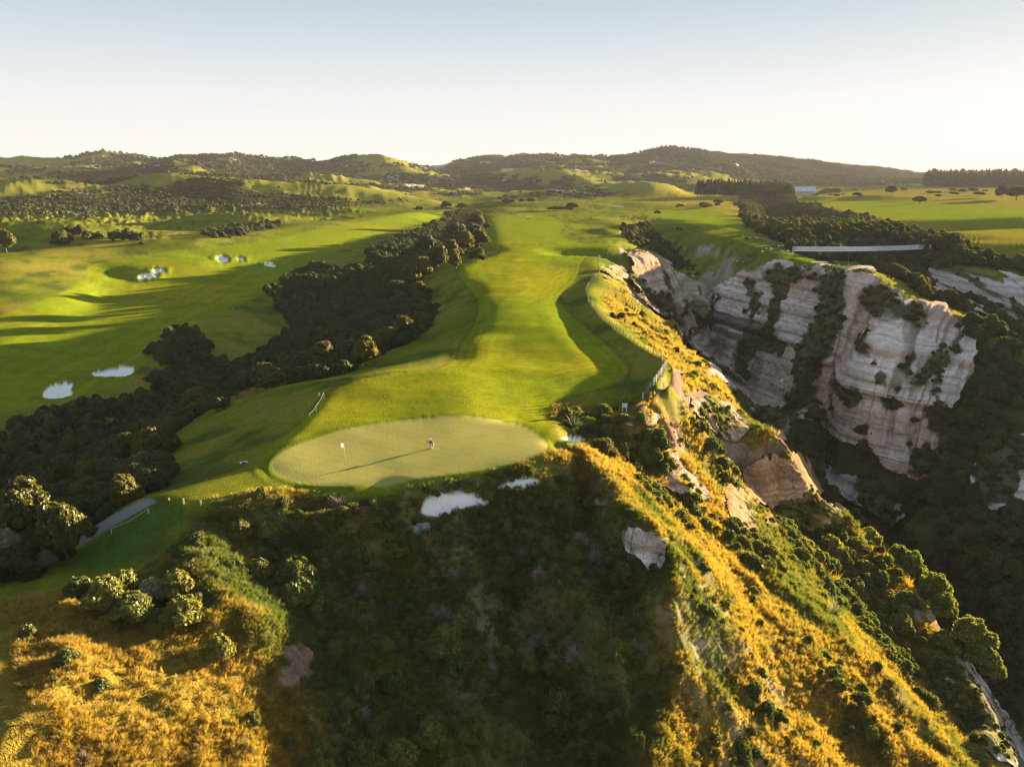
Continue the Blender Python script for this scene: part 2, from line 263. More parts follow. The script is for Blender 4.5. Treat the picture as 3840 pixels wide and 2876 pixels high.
# densify in (bearing, log distance) space, triangulate, interpolate on a grid in the same space
def to_al(p): return (p[0] / p[1], math.log(p[1]))
_pts = []; _val = []
for pts, amp in BL:
    for i, p in enumerate(pts):
        _pts.append(to_al(p)); _val.append((p[2], amp))
        if i + 1 < len(pts):
            q = pts[i + 1]; A = to_al(p); B = to_al(q); n = int(math.hypot(A[0] - B[0], A[1] - B[1]) / 0.012)
            for k in range(1, n + 1):
                t = k / (n + 1.0)
                w = [p[j] + (q[j] - p[j]) * t for j in range(3)]
                _pts.append(to_al(w)); _val.append((w[2], amp))
_seen = {}; P2 = []; V2 = []
for p, v in zip(_pts, _val):
    k = (round(p[0], 3), round(p[1], 3))
    if k in _seen: continue
    _seen[k] = 1; P2.append(p); V2.append(v)
tri = delaunay_2d_cdt([Vector(p) for p in P2], [], [], 0, 1e-6)
tv = np.array([list(v) for v in tri[0]]); tf = tri[2]
omap = [o[0] for o in tri[3]]
tval = np.array([V2[i] for i in omap])

Q = 1.0
a_in = np.linspace(-0.68, 0.68, int(930 * Q)); stp = a_in[1] - a_in[0]
a_l = -0.68 - np.cumsum(np.linspace(stp * 2, stp * 12, 45)); a_r = 0.68 + np.cumsum(np.linspace(stp * 2, stp * 12, 45))
A_ = np.concatenate([a_l[::-1], a_in, a_r]); NA = len(A_)
L0, L1 = math.log(17.0), math.log(13000.0); NL = 4200
L_ = np.linspace(L0, L1, NL); dL = L_[1] - L_[0]
ZR = np.full((NA, NL), np.nan, np.float32); AR = np.zeros((NA, NL), np.float32)
for f in tf:
    P = tv[list(f)]; Vv = tval[list(f)]
    amin, amax = P[:, 0].min(), P[:, 0].max(); lmin, lmax = P[:, 1].min(), P[:, 1].max()
    i0, i1 = np.searchsorted(A_, amin), np.searchsorted(A_, amax, 'right')
    j0, j1 = max(0, int(math.ceil((lmin - L0) / dL))), min(NL, int((lmax - L0) / dL) + 1)
    if i1 <= i0 or j1 <= j0: continue
    d = (P[1, 0] - P[0, 0]) * (P[2, 1] - P[0, 1]) - (P[2, 0] - P[0, 0]) * (P[1, 1] - P[0, 1])
    if abs(d) < 1e-12: continue
    ga = A_[i0:i1, None]; gl = L_[None, j0:j1]
    w1 = ((ga - P[0, 0]) * (P[2, 1] - P[0, 1]) - (P[2, 0] - P[0, 0]) * (gl - P[0, 1])) / d
    w2 = ((P[1, 0] - P[0, 0]) * (gl - P[0, 1]) - (ga - P[0, 0]) * (P[1, 1] - P[0, 1])) / d
    m = (w1 >= -1e-6) & (w2 >= -1e-6) & (w1 + w2 <= 1 + 1e-6)
    z = Vv[0, 0] + w1 * (Vv[1, 0] - Vv[0, 0]) + w2 * (Vv[2, 0] - Vv[0, 0])
    a = Vv[0, 1] + w1 * (Vv[1, 1] - Vv[0, 1]) + w2 * (Vv[2, 1] - Vv[0, 1])
    sub = ZR[i0:i1, j0:j1]; sub[m] = z[m]; sub = AR[i0:i1, j0:j1]; sub[m] = a[m]
# fill what is outside the hull
for j in range(NL):
    c = ZR[:, j]; bad = np.isnan(c)
    if bad.any() and not bad.all():
        idx = np.arange(NA); c[bad] = np.interp(idx[bad], idx[~bad], c[~bad])
        AR[bad, j] = 0.2
_ok = ~np.isnan(ZR).any(axis=0); _f, _l = np.argmax(_ok), NL - 1 - np.argmax(_ok[::-1])
ZR[:, :_f] = ZR[:, _f:_f + 1]; ZR[:, _l + 1:] = ZR[:, _l:_l + 1]
def blur(M, r, ax):
    if r < 1: return M
    pad = [(0, 0), (0, 0)]; pad[ax] = (r + 1, r); C = np.cumsum(np.pad(M, pad, mode='edge').astype(np.float64), axis=ax)
    n = M.shape[ax]; hi = np.take(C, np.arange(2 * r + 1, 2 * r + 1 + n), axis=ax); lo = np.take(C, np.arange(0, n), axis=ax)
    return ((hi - lo) / (2 * r + 1)).astype(np.float32)
def blur2(M, r, rl):
    for _ in range(2): M = blur(blur(M, r, 0), rl, 1)
    return M
big = blur2(ZR, 7, 9); small = blur2(ZR, 2, 3)
rr = np.exp(L_)[None, :]
sl = np.abs(np.gradient(small, axis=1)) / (dL * rr) + np.abs(np.gradient(small, axis=0)) / (stp * rr)
ws = blur2(sstep(.7, 1.6, sl).astype(np.float32), 3, 4)
ZR = big * (1 - ws) + small * ws; AR = blur2(AR, 8, 10)
del big, small, sl, ws

def sample(M, x, y):
    a = x / y; l = np.log(np.maximum(y, 17.5)); fi = np.interp(a, A_, np.arange(NA)); fj = np.clip((l - L0) / dL, 0, NL - 1.001)
    i = np.clip(fi.astype(int), 0, NA - 2); j = fj.astype(int); u = fi - i; v = fj - j
    return M[i, j] * (1 - u) * (1 - v) + M[i + 1, j] * u * (1 - v) + M[i, j + 1] * (1 - u) * v + M[i + 1, j + 1] * u * v

# rows of the ground mesh: closer where the ground is steep or near
NRW = int(1150 * Q)
cost = np.abs(np.diff((ZR - CAM_H) / rr, axis=1)) + 0.10 * np.sqrt(1 + (np.diff(ZR, axis=1) / np.diff(rr, axis=1)) ** 2) * dL
cost = blur(cost.astype(np.float32), 4, 0)
cum = np.concatenate([np.zeros((NA, 1), np.float32), np.cumsum(cost.astype(np.float64), axis=1)], axis=1)
LR = np.empty((NA, NRW)); ZB = np.empty((NA, NRW)); AM = np.empty((NA, NRW))
for i in range(NA):
    LR[i] = np.interp(np.linspace(0, cum[i, -1], NRW), cum[i], L_)
    ZB[i] = np.interp(LR[i], L_, ZR[i]); AM[i] = np.interp(LR[i], L_, AR[i])
del cum, cost
GY = np.exp(LR); GX = A_[:, None] * GY
# ------------------------------------------------------------------ outlines on the ground
_ys = np.exp(np.linspace(math.log(18.0), math.log(9000.0), 9000))
def hit(U, V):
    """where the line of sight through a surveyed bearing meets the bare ground"""
    dx, dy, dz = ray(U, V); t = _ys / dy; z = CAM_H + dz * t; g = sample(ZR, dx * t, _ys)
    k = np.argmax(z < g)
    if k == 0: k = len(_ys) - 1
    f = (z[k - 1] - g[k - 1]) / max(1e-6, (z[k - 1] - g[k - 1]) - (z[k] - g[k]))
    y = _ys[k - 1] + (_ys[k] - _ys[k - 1]) * f
    return (dx / dy * y, y, CAM_H + dz / dy * y)
def smooth_poly(P, n=1):
    for _ in range(n):
        Q_ = []
        for i in range(len(P)):
            a, b = P[i], P[(i + 1) % len(P)]
            Q_ += [(a[0] * .75 + b[0] * .25, a[1] * .75 + b[1] * .25), (a[0] * .25 + b[0] * .75, a[1] * .25 + b[1] * .75)]
        P = Q_
    return P
def outline(pts, sm=1):
    return smooth_poly([hit(*p)[:2] for p in pts], sm)
def sdist(P, x, y, reach=8.0):
    """signed distance (inside positive) to a plan polygon, only near its box"""
    P = np.array(P); out = np.full(x.shape, -1e3, np.float32)
    m = (x > P[:, 0].min() - reach) & (x < P[:, 0].max() + reach) & (y > P[:, 1].min() - reach) & (y < P[:, 1].max() + reach)
    if not m.any(): return out
    X = x[m]; Y = y[m]; d = np.full(X.shape, 1e9); ins = np.zeros(X.shape, bool)
    for i in range(len(P)):
        ax, ay = P[i]; bx, by = P[(i + 1) % len(P)]; ex, ey = bx - ax, by - ay
        t = np.clip(((X - ax) * ex + (Y - ay) * ey) / (ex * ex + ey * ey + 1e-9), 0, 1)
        d = np.minimum(d, (X - ax - ex * t) ** 2 + (Y - ay - ey * t) ** 2)
        c = ((ay > Y) != (by > Y)); 
        with np.errstate(divide='ignore', invalid='ignore'):
            ins ^= c & (X < ex * (Y - ay) / (ey if abs(ey) > 1e-12 else 1e-12) + ax)
    out[m] = np.sqrt(d) * np.where(ins, 1, -1)
    return out

PG = {}
PG['green'] = outline([(583,1012),(590,990),(620,968),(680,945),(750,925),(850,908),(950,899),(1040,900),(1100,910),(1150,928),(1180,950),(1188,968),(1170,985),(1120,1000),(1040,1015),(960,1028),(880,1040),(780,1050),(700,1052),(640,1045),(600,1032)], 2)
PG['fair'] = outline([(556,1010),(562,985),(600,955),(640,925),(680,880),(702,848),(760,824),(830,806),(900,801),(955,797),(985,770),(1000,735),(1028,694),(1034,660),(1030,640),(1010,616),(985,598),(1001,566),(1083,549),(1078,540),(1052,528),(1046,490),(1056,472),(1110,464),(1190,464),(1225,485),(1209,497),(1218,516),(1302,530),(1331,541),(1298,552),(1254,563),(1250,600),(1207,636),(1207,651),(1261,702),(1320,753),(1356,782),(1360,807),(1334,833),(1269,844),(1203,866),(1196,891),(1188,922),(1200,948),(1204,968),(1190,987),(1130,1008),(1040,1027),(950,1045),(860,1062),(760,1072),(680,1068),(620,1055),(575,1035)], 2)
PG['fair2'] = outline([(185,575),(230,562),(330,545),(480,532),(600,515),(700,492),(830,470),(960,456),(985,460),(930,480),(820,505),(740,535),(620,585),(570,640),(430,690),(340,745),(290,815),(190,850),(0,890),(-100,900),(-100,700),(0,680),(60,660),(110,640),(170,612),(190,592)], 2)
PG['fair3'] = outline([(1750,424),(1900,430),(2050,440),(2212,450),(2300,455),(2300,490),(2120,490),(1980,480),(1880,462),(1790,446),(1740,436)], 1)
PG['fair4'] = outline([(1400,452),(1500,447),(1580,460),(1600,492),(1640,508),(1600,500),(1500,488),(1440,478),(1390,462)], 1)
PG['bank'] = outline([(340,1092),(205,1160),(150,1200),(0,1270),(-60,1285),(-60,1255),(40,1235),(150,1215),(200,1235),(260,1225),(340,1160),(420,1105)], 1)
BUNK = {}
BUNK['front'] = [(905,1100),(915,1080),(935,1070),(975,1064),(1020,1063),(1037,1075),(1060,1080),(1050,1088),(1010,1088),(985,1097),(950,1107),(920,1107)]
BUNK['tail'] = [(1066,1050),(1085,1042),(1110,1035),(1150,1032),(1170,1038),(1150,1045),(1120,1048),(1090,1055),(1070,1056)]
BUNK['side'] = [(1213,943),(1225,938),(1250,944),(1264,951),(1263,960),(1250,961),(1232,954),(1215,947)]
BUNK['near left'] = [(88,857),(98,838),(118,828),(150,825),(160,830),(152,840),(160,850),(140,857),(110,860)]
BUNK['long left'] = [(196,806),(205,800),(240,798),(270,788),(287,789),(292,800),(280,810),(255,812),(205,812)]
BUNK['far low'] = [(295,599),(310,591),(335,590),(345,595),(325,600),(300,602)]
BUNK['far high'] = [(325,583),(340,579),(362,582),(350,588),(335,587)]
BUNK['flat a'] = [(463,556),(470,552),(485,552),(495,560),(490,566),(478,566),(470,561)]
BUNK['flat b'] = [(510,558),(518,555),(530,558),(525,562),(515,562)]
BUNK['flat c'] = [(568,569),(580,566),(592,569),(598,576),(590,577),(575,573)]
SAND = {k: outline(v, 1) for k, v in BUNK.items()}
PATH = [hit(u, v)[:2] for u, v in ((312,1077),(343,1086),(300,1105),(250,1130),(203,1157),(120,1200),(70,1235),(45,1215),(100,1185),(184,1141),(235,1114),(280,1092))]
ROCKP = [outline(p, 1) for p in (
    [(1345,1140),(1372,1138),(1410,1150),(1432,1175),(1441,1210),(1432,1226),(1400,1222),(1372,1200),(1350,1170)],
    [(1335,912),(1370,895),(1420,890),(1450,905),(1478,960),(1480,1000),(1455,990),(1440,950),(1415,925),(1370,915)],
    [(1500,850),(1545,860),(1600,905),(1610,930),(1595,950),(1560,948),(1530,930),(1505,905),(1490,870)],
    [(1410,955),(1430,960),(1500,1040),(1540,1080),(1500,1075),(1440,1050),(1400,1010)],
    [(1280,1065),(1300,1072),(1310,1088),(1290,1085)],
    [(1612,1010),(1680,975),(1735,978),(1770,1040),(1772,1062),(1700,1072),(1640,1100),(1600,1075)],
    [(1640,1090),(1800,1082),(1824,1105),(1820,1134),(1720,1142),(1650,1130)],
    [(1560,1030),(1600,1070),(1640,1150),(1665,1230),(1640,1240),(1600,1150),(1560,1090)],
    [(620,1440),(660,1430),(668,1450),(640,1500),(618,1480)],
    [(1480,1390),(1510,1380),(1530,1400),(1530,1420),(1500,1425)],
    [(1970,1310),(2000,1300),(2010,1335),(1985,1350),(1962,1335)],
    [(2050,1430),(2090,1420),(2120,1470),(2190,1560),(2212,1640),(2150,1640),(2080,1540),(2030,1500)],
    [(1300,575),(1345,574),(1350,604),(1312,604),(1300,590)])]

def field(x, y, ib=True):
    """bare ground height + everything that shapes it; used for the mesh and for setting things down"""
    z = sample(ZR, x, y) if ib else 0
    return z

RIBS = outline([(1300,1010),(1360,1020),(1440,1000),(1500,1040),(1580,1120),(1650,1220),(1760,1330),(1900,1470),(2080,1640),(2080,1700),(1380,1700),(1420,1500),(1440,1350),(1440,1240),(1400,1130),(1330,1070)], 1)
X, Y, Z = GX.ravel(), GY.ravel(), ZB.ravel().astype(np.float64); AMP = AM.ravel(); DIST = np.sqrt(X * X + Y * Y)
# macro relief -------------------------------------------------------
near = DIST < 700
def relief(x, y, am, dist):
    out = np.zeros(x.shape)
    n = dist < 900
    if n.any():
        xs, ys, a = x[n], y[n], am[n]
        wild = sstep(.15, .45, a)
        o = fbm(xs, ys, 26, 3, 11) * .55 * (.35 + wild)                 # gentle swells
        rib = sdist(RIBS, xs, ys, 8); rw = sstep(-3, 5, rib)
        o += rw * (ridged((xs * .5 + ys * .86) + 2.0 * fbm(xs, ys, 12, 2, 47), (xs * .86 - ys * .5) * .22, 7.5, 3, 45) * 1.5 - .4)
        quiet = 1 - (1 - sstep(4, 16, -sdist(PG['fair'], xs, ys, 18))) * (dist[n] < 330) * (ys > 60) * .85
        wild = wild * quiet
        o += wild * (ridged(xs * .8 + ys * .3, ys * .8 - xs * .3, 15, 4, 31) * 1.9 + ridged(xs, ys, 5.5, 3, 43) * 1.0 + fbm(xs, ys, 5, 4, 41) * .7) * np.clip(a, .2, 1.4)
        o += (1 - wild) * fbm(xs, ys, 7, 2, 51) * .07
        out[n] += o
    f = dist >= 500
    if f.any():
        xs, ys, a, d = x[f], y[f], am[f], dist[f]
        w = sstep(500, 1000, d)
        out[f] += w * (a * (ridged(xs + ys * .25, ys * .7, 420, 5, 71) * 6.5 + ridged(xs, ys, 130, 3, 77) * 1.2) + fbm(xs, ys, 160, 3, 75) * 1.5)
    return out
Z += relief(X, Y, AMP, DIST)
SLOPE0 = None
G = {k: sdist(p, X, Y, 12) for k, p in PG.items() if k in ('green', 'fair', 'bank')}
for k in ('fair2', 'fair3', 'fair4'): G[k] = sdist(PG[k], X, Y, 60)
gsd = G['green']
Z = np.where(gsd > -6, Z * 1.0, Z)
m_green = sstep(-.05, .25, gsd)
m_fair = np.maximum.reduce([sstep(-.15, .45, G['fair']), sstep(-.8, 1.2, G['fair2']), sstep(-4, 4, G['fair3']), sstep(-2, 2, G['fair4'])])
Z += .045 * sstep(-.5, .0, -np.abs(gsd + .3))                             # mown lip round the green
Z += .04 * np.exp(-((G['fair'] + .5) / .45) ** 2) * (DIST < 200)          # longer grass standing round the mown ground
m_sand = np.zeros(X.shape, np.float32); m_lip = np.zeros(X.shape, np.float32)
for k, p in SAND.items():
    d = sdist(p, X, Y, 9); far_ = 0 if k in ('front', 'tail', 'side', 'near left', 'long left') else 1
    wob = fbm(X[d > -9], Y[d > -9], 1.6, 3, 5) * (.14 if k in ('front', 'tail', 'side') else .03)
    dd = d.copy(); dd[d > -9] += wob
    m_sand = np.maximum(m_sand, sstep(.0, .2, dd + (.12 if k in ('front', 'tail') else 0)))
    Z -= (.75 - .25 * far_ - (.4 if 'left' in k else 0)) * sstep(-.5, 1.1, dd)
    Z += .55 * np.exp(-((dd + 1.5) / 1.0) ** 2) * (0.5 if k not in ('front', 'tail', 'side') else .2)
pd_ = sdist(PATH, X, Y, 8); m_path = sstep(-.1, .1, pd_ + fbm(X, Y, 1.2, 2, 3) * .06)
m_bank = sstep(-.5, .5, G['bank'])

# rock faces: steep ground gets flutes and ledges pushed in and out ---
ZZ = Z.reshape(NA, NRW); gx2 = GX; gy2 = GY
def grads(Zg):
    za = np.gradient(Zg, axis=0); zl = np.gradient(Zg, axis=1); xa = np.gradient(GX, axis=0); xl = np.gradient(GX, axis=1); ya = np.gradient(GY, axis=0); yl = np.gradient(GY, axis=1)
    det = xa * yl - xl * ya; det = np.where(np.abs(det) < 1e-9, 1e-9, det)
    return (za * yl - zl * ya) / det, (zl * xa - za * xl) / det
zx, zy = grads(blur2(ZZ.astype(np.float32), 3, 3).astype(np.float64)); sl = np.sqrt(zx ** 2 + zy ** 2).ravel()
ux = (-zx).ravel() / np.maximum(sl, 1e-3); uy = (-zy).ravel() / np.maximum(sl, 1e-3)   # downhill, level
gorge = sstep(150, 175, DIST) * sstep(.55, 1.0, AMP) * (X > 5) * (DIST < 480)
rockp = np.zeros(X.shape, np.float32)
for p in ROCKP:
    d = sdist(p, X, Y, 6); w = d > -6
    if w.any():
        q = d[w] - .5 + fbm(X[w], Y[w], 2.6, 4, 91) * 2.6 + fbm(X[w], Z[w] * 2, 1.1, 2, 95) * .5
        rockp[w] = np.maximum(rockp[w], sstep(-.25, .35, q))
steep = sstep(.95, 1.5, sl + fbm(X, Y, 9, 3, 61) * .35 + fbm(X + Y, Z * 3, 6, 3, 66) * .45)
steep *= (DIST < 620) * ((X > 12) | (DIST > 150)) * sstep(60, 90, DIST + X) * sstep(-40, 0, X)
steep *= np.where(DIST < 125, .25, 1.0)
WALL = outline([(1440,565),(1480,596),(1545,628),(1600,590),(1690,560),(1850,573),(1900,610),(1960,640),(2010,690),(2080,770),(2110,830),(2000,850),(1900,900),(2010,980),(2040,1040),(1900,990),(1720,930),(1640,890),(1540,800),(1450,700),(1360,610)], 1)
wd = sdist(WALL, X, Y, 30)
wallm = sstep(-3, 4, wd + fbm(X + Z, Y - Z, 16, 4, 62) * 9) * (1 - sstep(.12, .42, fbm(X * .7 + Z, Y - Z, 20, 5, 63)) * .95)
steep = np.where(gorge > .3, wallm * sstep(.3, .6, sl) * sstep(-2, 4, wd), steep)
m_rock = np.maximum(steep, rockp)
s_al = X * .75 - Y * .66
big_r = sstep(150, 220, DIST)
flute = (ridged(s_al, Z * .16, 7.5, 3, 81) * (.35 + 1.0 * big_r) + ridged(s_al, Z * .10, 2.6, 2, 84) * .22)
zb = Z + fbm(s_al, s_al * 0 + 3, 60, 2, 87) * 3 - s_al * .03
ledge = (vn(zb / 3.1, zb * 0, 88) - .5) * (.5 + 2.6 * big_r) + (vn(zb / 1.1, zb * 0 + 7, 89) - .5) * .8
wr = m_rock * sstep(.6, 1.2, sl) * .35 * (1 - big_r)
X = X + ux * wr * (flute + ledge); Y = Y + uy * wr * (flute + ledge)
Z = Z + (1 - big_r) * wr * 0

# colour of the ground ------------------------------------------------
def mixc(c, col, w):
    w = w[:, None]; return c * (1 - w) + np.array(col, np.float32)[None, :] * w
n1 = fbm(X, Y, 40, 4, 101); n2 = fbm(X, Y, 9, 4, 111); n3 = fbm(X, Y, 2.2, 3, 121)
nb = fbm(X, Y, 260, 4, 131)
C3 = np.empty((X.size, 3), np.float32); C3[:] = (.10, .125, .010)                       # pasture
C3 = mixc(C3, (.17, .15, .025), sstep(-.15, .5, n1 * .6 + n2 * .6))
C3 = mixc(C3, (.055, .075, .018), sstep(.05, .5, -n2))
wild = sstep(.25, .5, AMP) * (DIST < 330)
leftg = sstep(-15, -30, X) * sstep(90, 100, Y); dry = sstep(-.35, .35, n2 + n3 * .4 + .18 + .3 * sstep(-10, 6, sdist(outline([(-80,1340),(260,1320),(520,1400),(640,1440),(700,1680),(-80,1680)], 1), X, Y, 14)))
C3 = mixc(C3, (.15, .105, .02), wild * dry * .85 * (1 - leftg))                                      # dry standing grass
C3 = mixc(C3, (.085, .085, .022), wild * (1 - dry) * .7)
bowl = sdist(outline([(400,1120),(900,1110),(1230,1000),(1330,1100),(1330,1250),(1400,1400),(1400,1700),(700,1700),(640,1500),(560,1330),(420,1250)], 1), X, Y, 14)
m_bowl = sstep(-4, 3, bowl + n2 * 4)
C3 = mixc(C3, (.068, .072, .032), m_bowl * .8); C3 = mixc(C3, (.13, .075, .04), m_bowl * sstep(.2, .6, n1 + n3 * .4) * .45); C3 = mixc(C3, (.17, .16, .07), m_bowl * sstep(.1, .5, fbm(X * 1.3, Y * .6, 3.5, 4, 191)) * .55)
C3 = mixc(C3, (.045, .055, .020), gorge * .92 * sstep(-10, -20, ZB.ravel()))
C3 = mixc(C3, (.20, .155, .015), sstep(100, 250, X) * sstep(380, 600, DIST) * (DIST < 2200) * .7)
fm = m_fair
C3 = mixc(C3, (.130, .166, .009), fm)
C3 = mixc(C3, (.19, .175, .010), fm * sstep(0, .6, n1) * .7); C3 = mixc(C3, (.11, .14, .008), fm * sstep(.05, .5, -n2) * .5)
edge = np.exp(-((G['fair'] + .25) / .35) ** 2); C3 = mixc(C3, (.06, .07, .012), edge * (DIST > 110) * .6)
C3 = mixc(C3, (.085, .12, .012), sstep(-1.5, -1.1, gsd) * (1 - m_green) * .75); C3 = mixc(C3, (.245, .23, .066), m_green)
C3 = mixc(C3, (.05, .095, .014), m_bank * (1 - fm) * .8)
# hills: bush and pasture
far = sstep(650, 950, DIST)
hb = fbm(X, Y * .6, 330, 5, 141) + .25 * fbm(X, Y, 40, 3, 147)
right_f = sstep(200, 600, X) * sstep(2400, 3000, DIST)
crest = ridged(X + Y * .25, Y * .7, 420, 3, 71)
past = sstep(.0, .10, hb * .8 + .42 * crest + .10 * (DIST < 1350) - .17 + .12 * sstep(-300, -900, X) + .30 * fbm(X, Y, 90, 3, 149) - .9 * right_f) * far
C3 = mixc(C3, (.035, .042, .016), far * sstep(.8, 1.6, AMP) * (1 - past))
C3 = mixc(C3, (.15, .15, .022), far * past * sstep(.8, 1.6, AMP))
C3 = mixc(C3, (.36, .33, .26), far * sstep(.8, 1.6, AMP) * sstep(.78, .84, fbm(X, Y, 90, 4, 151) + .3))
# bare rock
band = vn(zb / 2.3, zb * 0 + 1, 161) * .6 + vn(zb / .7, zb * 0 + 2, 162) * .4
RK = np.empty((X.size, 3), np.float32); RK[:] = (.34, .29, .24)
RK = mixc(RK, (.30, .22, .16), sstep(.52, .7, band) * .8); RK = mixc(RK, (.45, .41, .36), sstep(.5, .25, band) * .8)
RK = mixc(RK, (.30, .165, .10), sstep(.15, .5, fbm(s_al, Z * .5, 14, 4, 165)) * .65)
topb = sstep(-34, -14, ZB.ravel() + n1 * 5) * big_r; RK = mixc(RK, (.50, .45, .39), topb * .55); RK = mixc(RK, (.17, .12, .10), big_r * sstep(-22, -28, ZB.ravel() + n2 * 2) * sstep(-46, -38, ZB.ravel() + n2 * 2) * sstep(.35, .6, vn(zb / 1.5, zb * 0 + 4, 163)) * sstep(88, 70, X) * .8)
RK = mixc(RK, (.10, .085, .075), sstep(.25, .6, ridged(s_al, Z * .08, 3.4, 3, 167)) * .35)
brown = np.zeros(X.shape, np.float32)
for p in ([(1600,985),(1735,960),(1800,1070),(1830,1110),(1820,1150),(1650,1150),(1590,1080)],):
    brown = np.maximum(brown, sstep(-2, 2, sdist(outline(p, 1), X, Y, 6)))
RK = mixc(RK, (.30, .17, .08), brown * (.45 + .4 * sstep(-.3, .3, n3)))
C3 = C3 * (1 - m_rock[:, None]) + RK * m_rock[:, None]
C3 = mixc(C3, (.07, .075, .025), m_rock * sstep(.30, .5, fbm(X + Z, Y - Z * .5, 8, 4, 171) + .25 * n3) * .8)   # growth clinging to it
mow = fbm(X * .9 + fbm(X, Y, 50, 2, 181) * 9, Y * .10, 1.9, 4, 183); mow2 = fbm(X * .12, Y * .9 + X * .25, 2.6, 3, 187); C3 *= (1 + .22 * mow2 * fm * (1 - m_green) * (DIST < 420))[:, None]
for _d, _s in ((1.6, .2), (3.4, .16), (5.6, .10)): C3 *= (1 - _s * fm * np.exp(-((G['fair'] - _d - .5 * n2) / .28) ** 2) * (DIST > 118) * sstep(-.3, .3, n1 + n2))[:, None]
C3 *= (1 + .24 * mow * fm * (1 - m_green) * (DIST < 420))[:, None]
C3 = mixc(C3, (.66, .64, .61), m_sand); C3 *= (1 + (.035 * np.sign(np.sin((X * .5 + Y * .86) * 3.9)) + .07 * n2) * m_green)[:, None]
C3 = mixc(C3, (.155, .15, .155), m_path)
C3 *= (1 + .10 * n3)[:, None]
C3 = np.clip(C3, .004, .8)
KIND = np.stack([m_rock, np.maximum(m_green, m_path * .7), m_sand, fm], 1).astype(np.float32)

co = np.stack([X, Y, Z], 1).astype(np.float32)
me = bpy.data.meshes.new('ground')
ii = (np.arange(NA - 1)[:, None] * NRW + np.arange(NRW - 1)[None, :]).ravel()
quads = np.stack([ii, ii + NRW, ii + NRW + 1, ii + 1], 1).astype(np.int32)
def grid_mesh(name, co, quads, attrs):
    me = bpy.data.meshes.new(name); me.vertices.add(len(co)); me.vertices.foreach_set('co', co.ravel())
    me.loops.add(quads.size); me.loops.foreach_set('vertex_index', quads.ravel())
    me.polygons.add(len(quads)); me.polygons.foreach_set('loop_start', np.arange(0, quads.size, 4, dtype=np.int32))
    me.polygons.foreach_set('use_smooth', np.ones(len(quads), bool))
    for n, a in attrs.items():
        at = me.attributes.new(n, 'FLOAT_COLOR', 'POINT'); at.data.foreach_set('color', a.astype(np.float32).ravel())
    me.update(calc_edges=True); return me
COLA = np.concatenate([C3, np.ones((len(C3), 1), np.float32)], 1)
# ------------------------------------------------------------------ materials
def newmat(name):
    m = bpy.data.materials.new(name); m.use_nodes = True; nt = m.node_tree; nt.nodes.clear()
    return m, nt, nt.nodes, nt.links
def nd(ns, t, **kw):
    n = ns.new(t)
    for k, v in kw.items():
        if k.startswith('i_'): n.inputs[k[2:].replace('_', ' ')].default_value = v
        else: setattr(n, k, v)
    return n
def simple(name, col, rough=.8, metal=0.0, noise=0.12, scale=8.0, spec=.3):
    m, nt, ns, ls = newmat(name)
    o = nd(ns, 'ShaderNodeOutputMaterial'); b = nd(ns, 'ShaderNodeBsdfPrincipled')
    b.inputs['Roughness'].default_value = rough; b.inputs['Metallic'].default_value = metal
    b.inputs['Specular IOR Level'].default_value = spec
    tc = nd(ns, 'ShaderNodeTexCoord'); n = nd(ns, 'ShaderNodeTexNoise'); n.inputs['Scale'].default_value = scale
    r = nd(ns, 'ShaderNodeMapRange'); r.inputs['To Min'].default_value = 1 - noise * 2; r.inputs['To Max'].default_value = 1 + noise
    mx = nd(ns, 'ShaderNodeMix', data_type='RGBA', blend_type='MULTIPLY'); mx.inputs[0].default_value = 1; mx.inputs[6].default_value = (*col, 1)
    ls.new(tc.outputs['Object'], n.inputs['Vector']); ls.new(n.outputs[0], r.inputs[0]); ls.new(r.outputs[0], mx.inputs[7])
    ls.new(mx.outputs[2], b.inputs['Base Color']); ls.new(b.outputs[0], o.inputs[0])
    return m
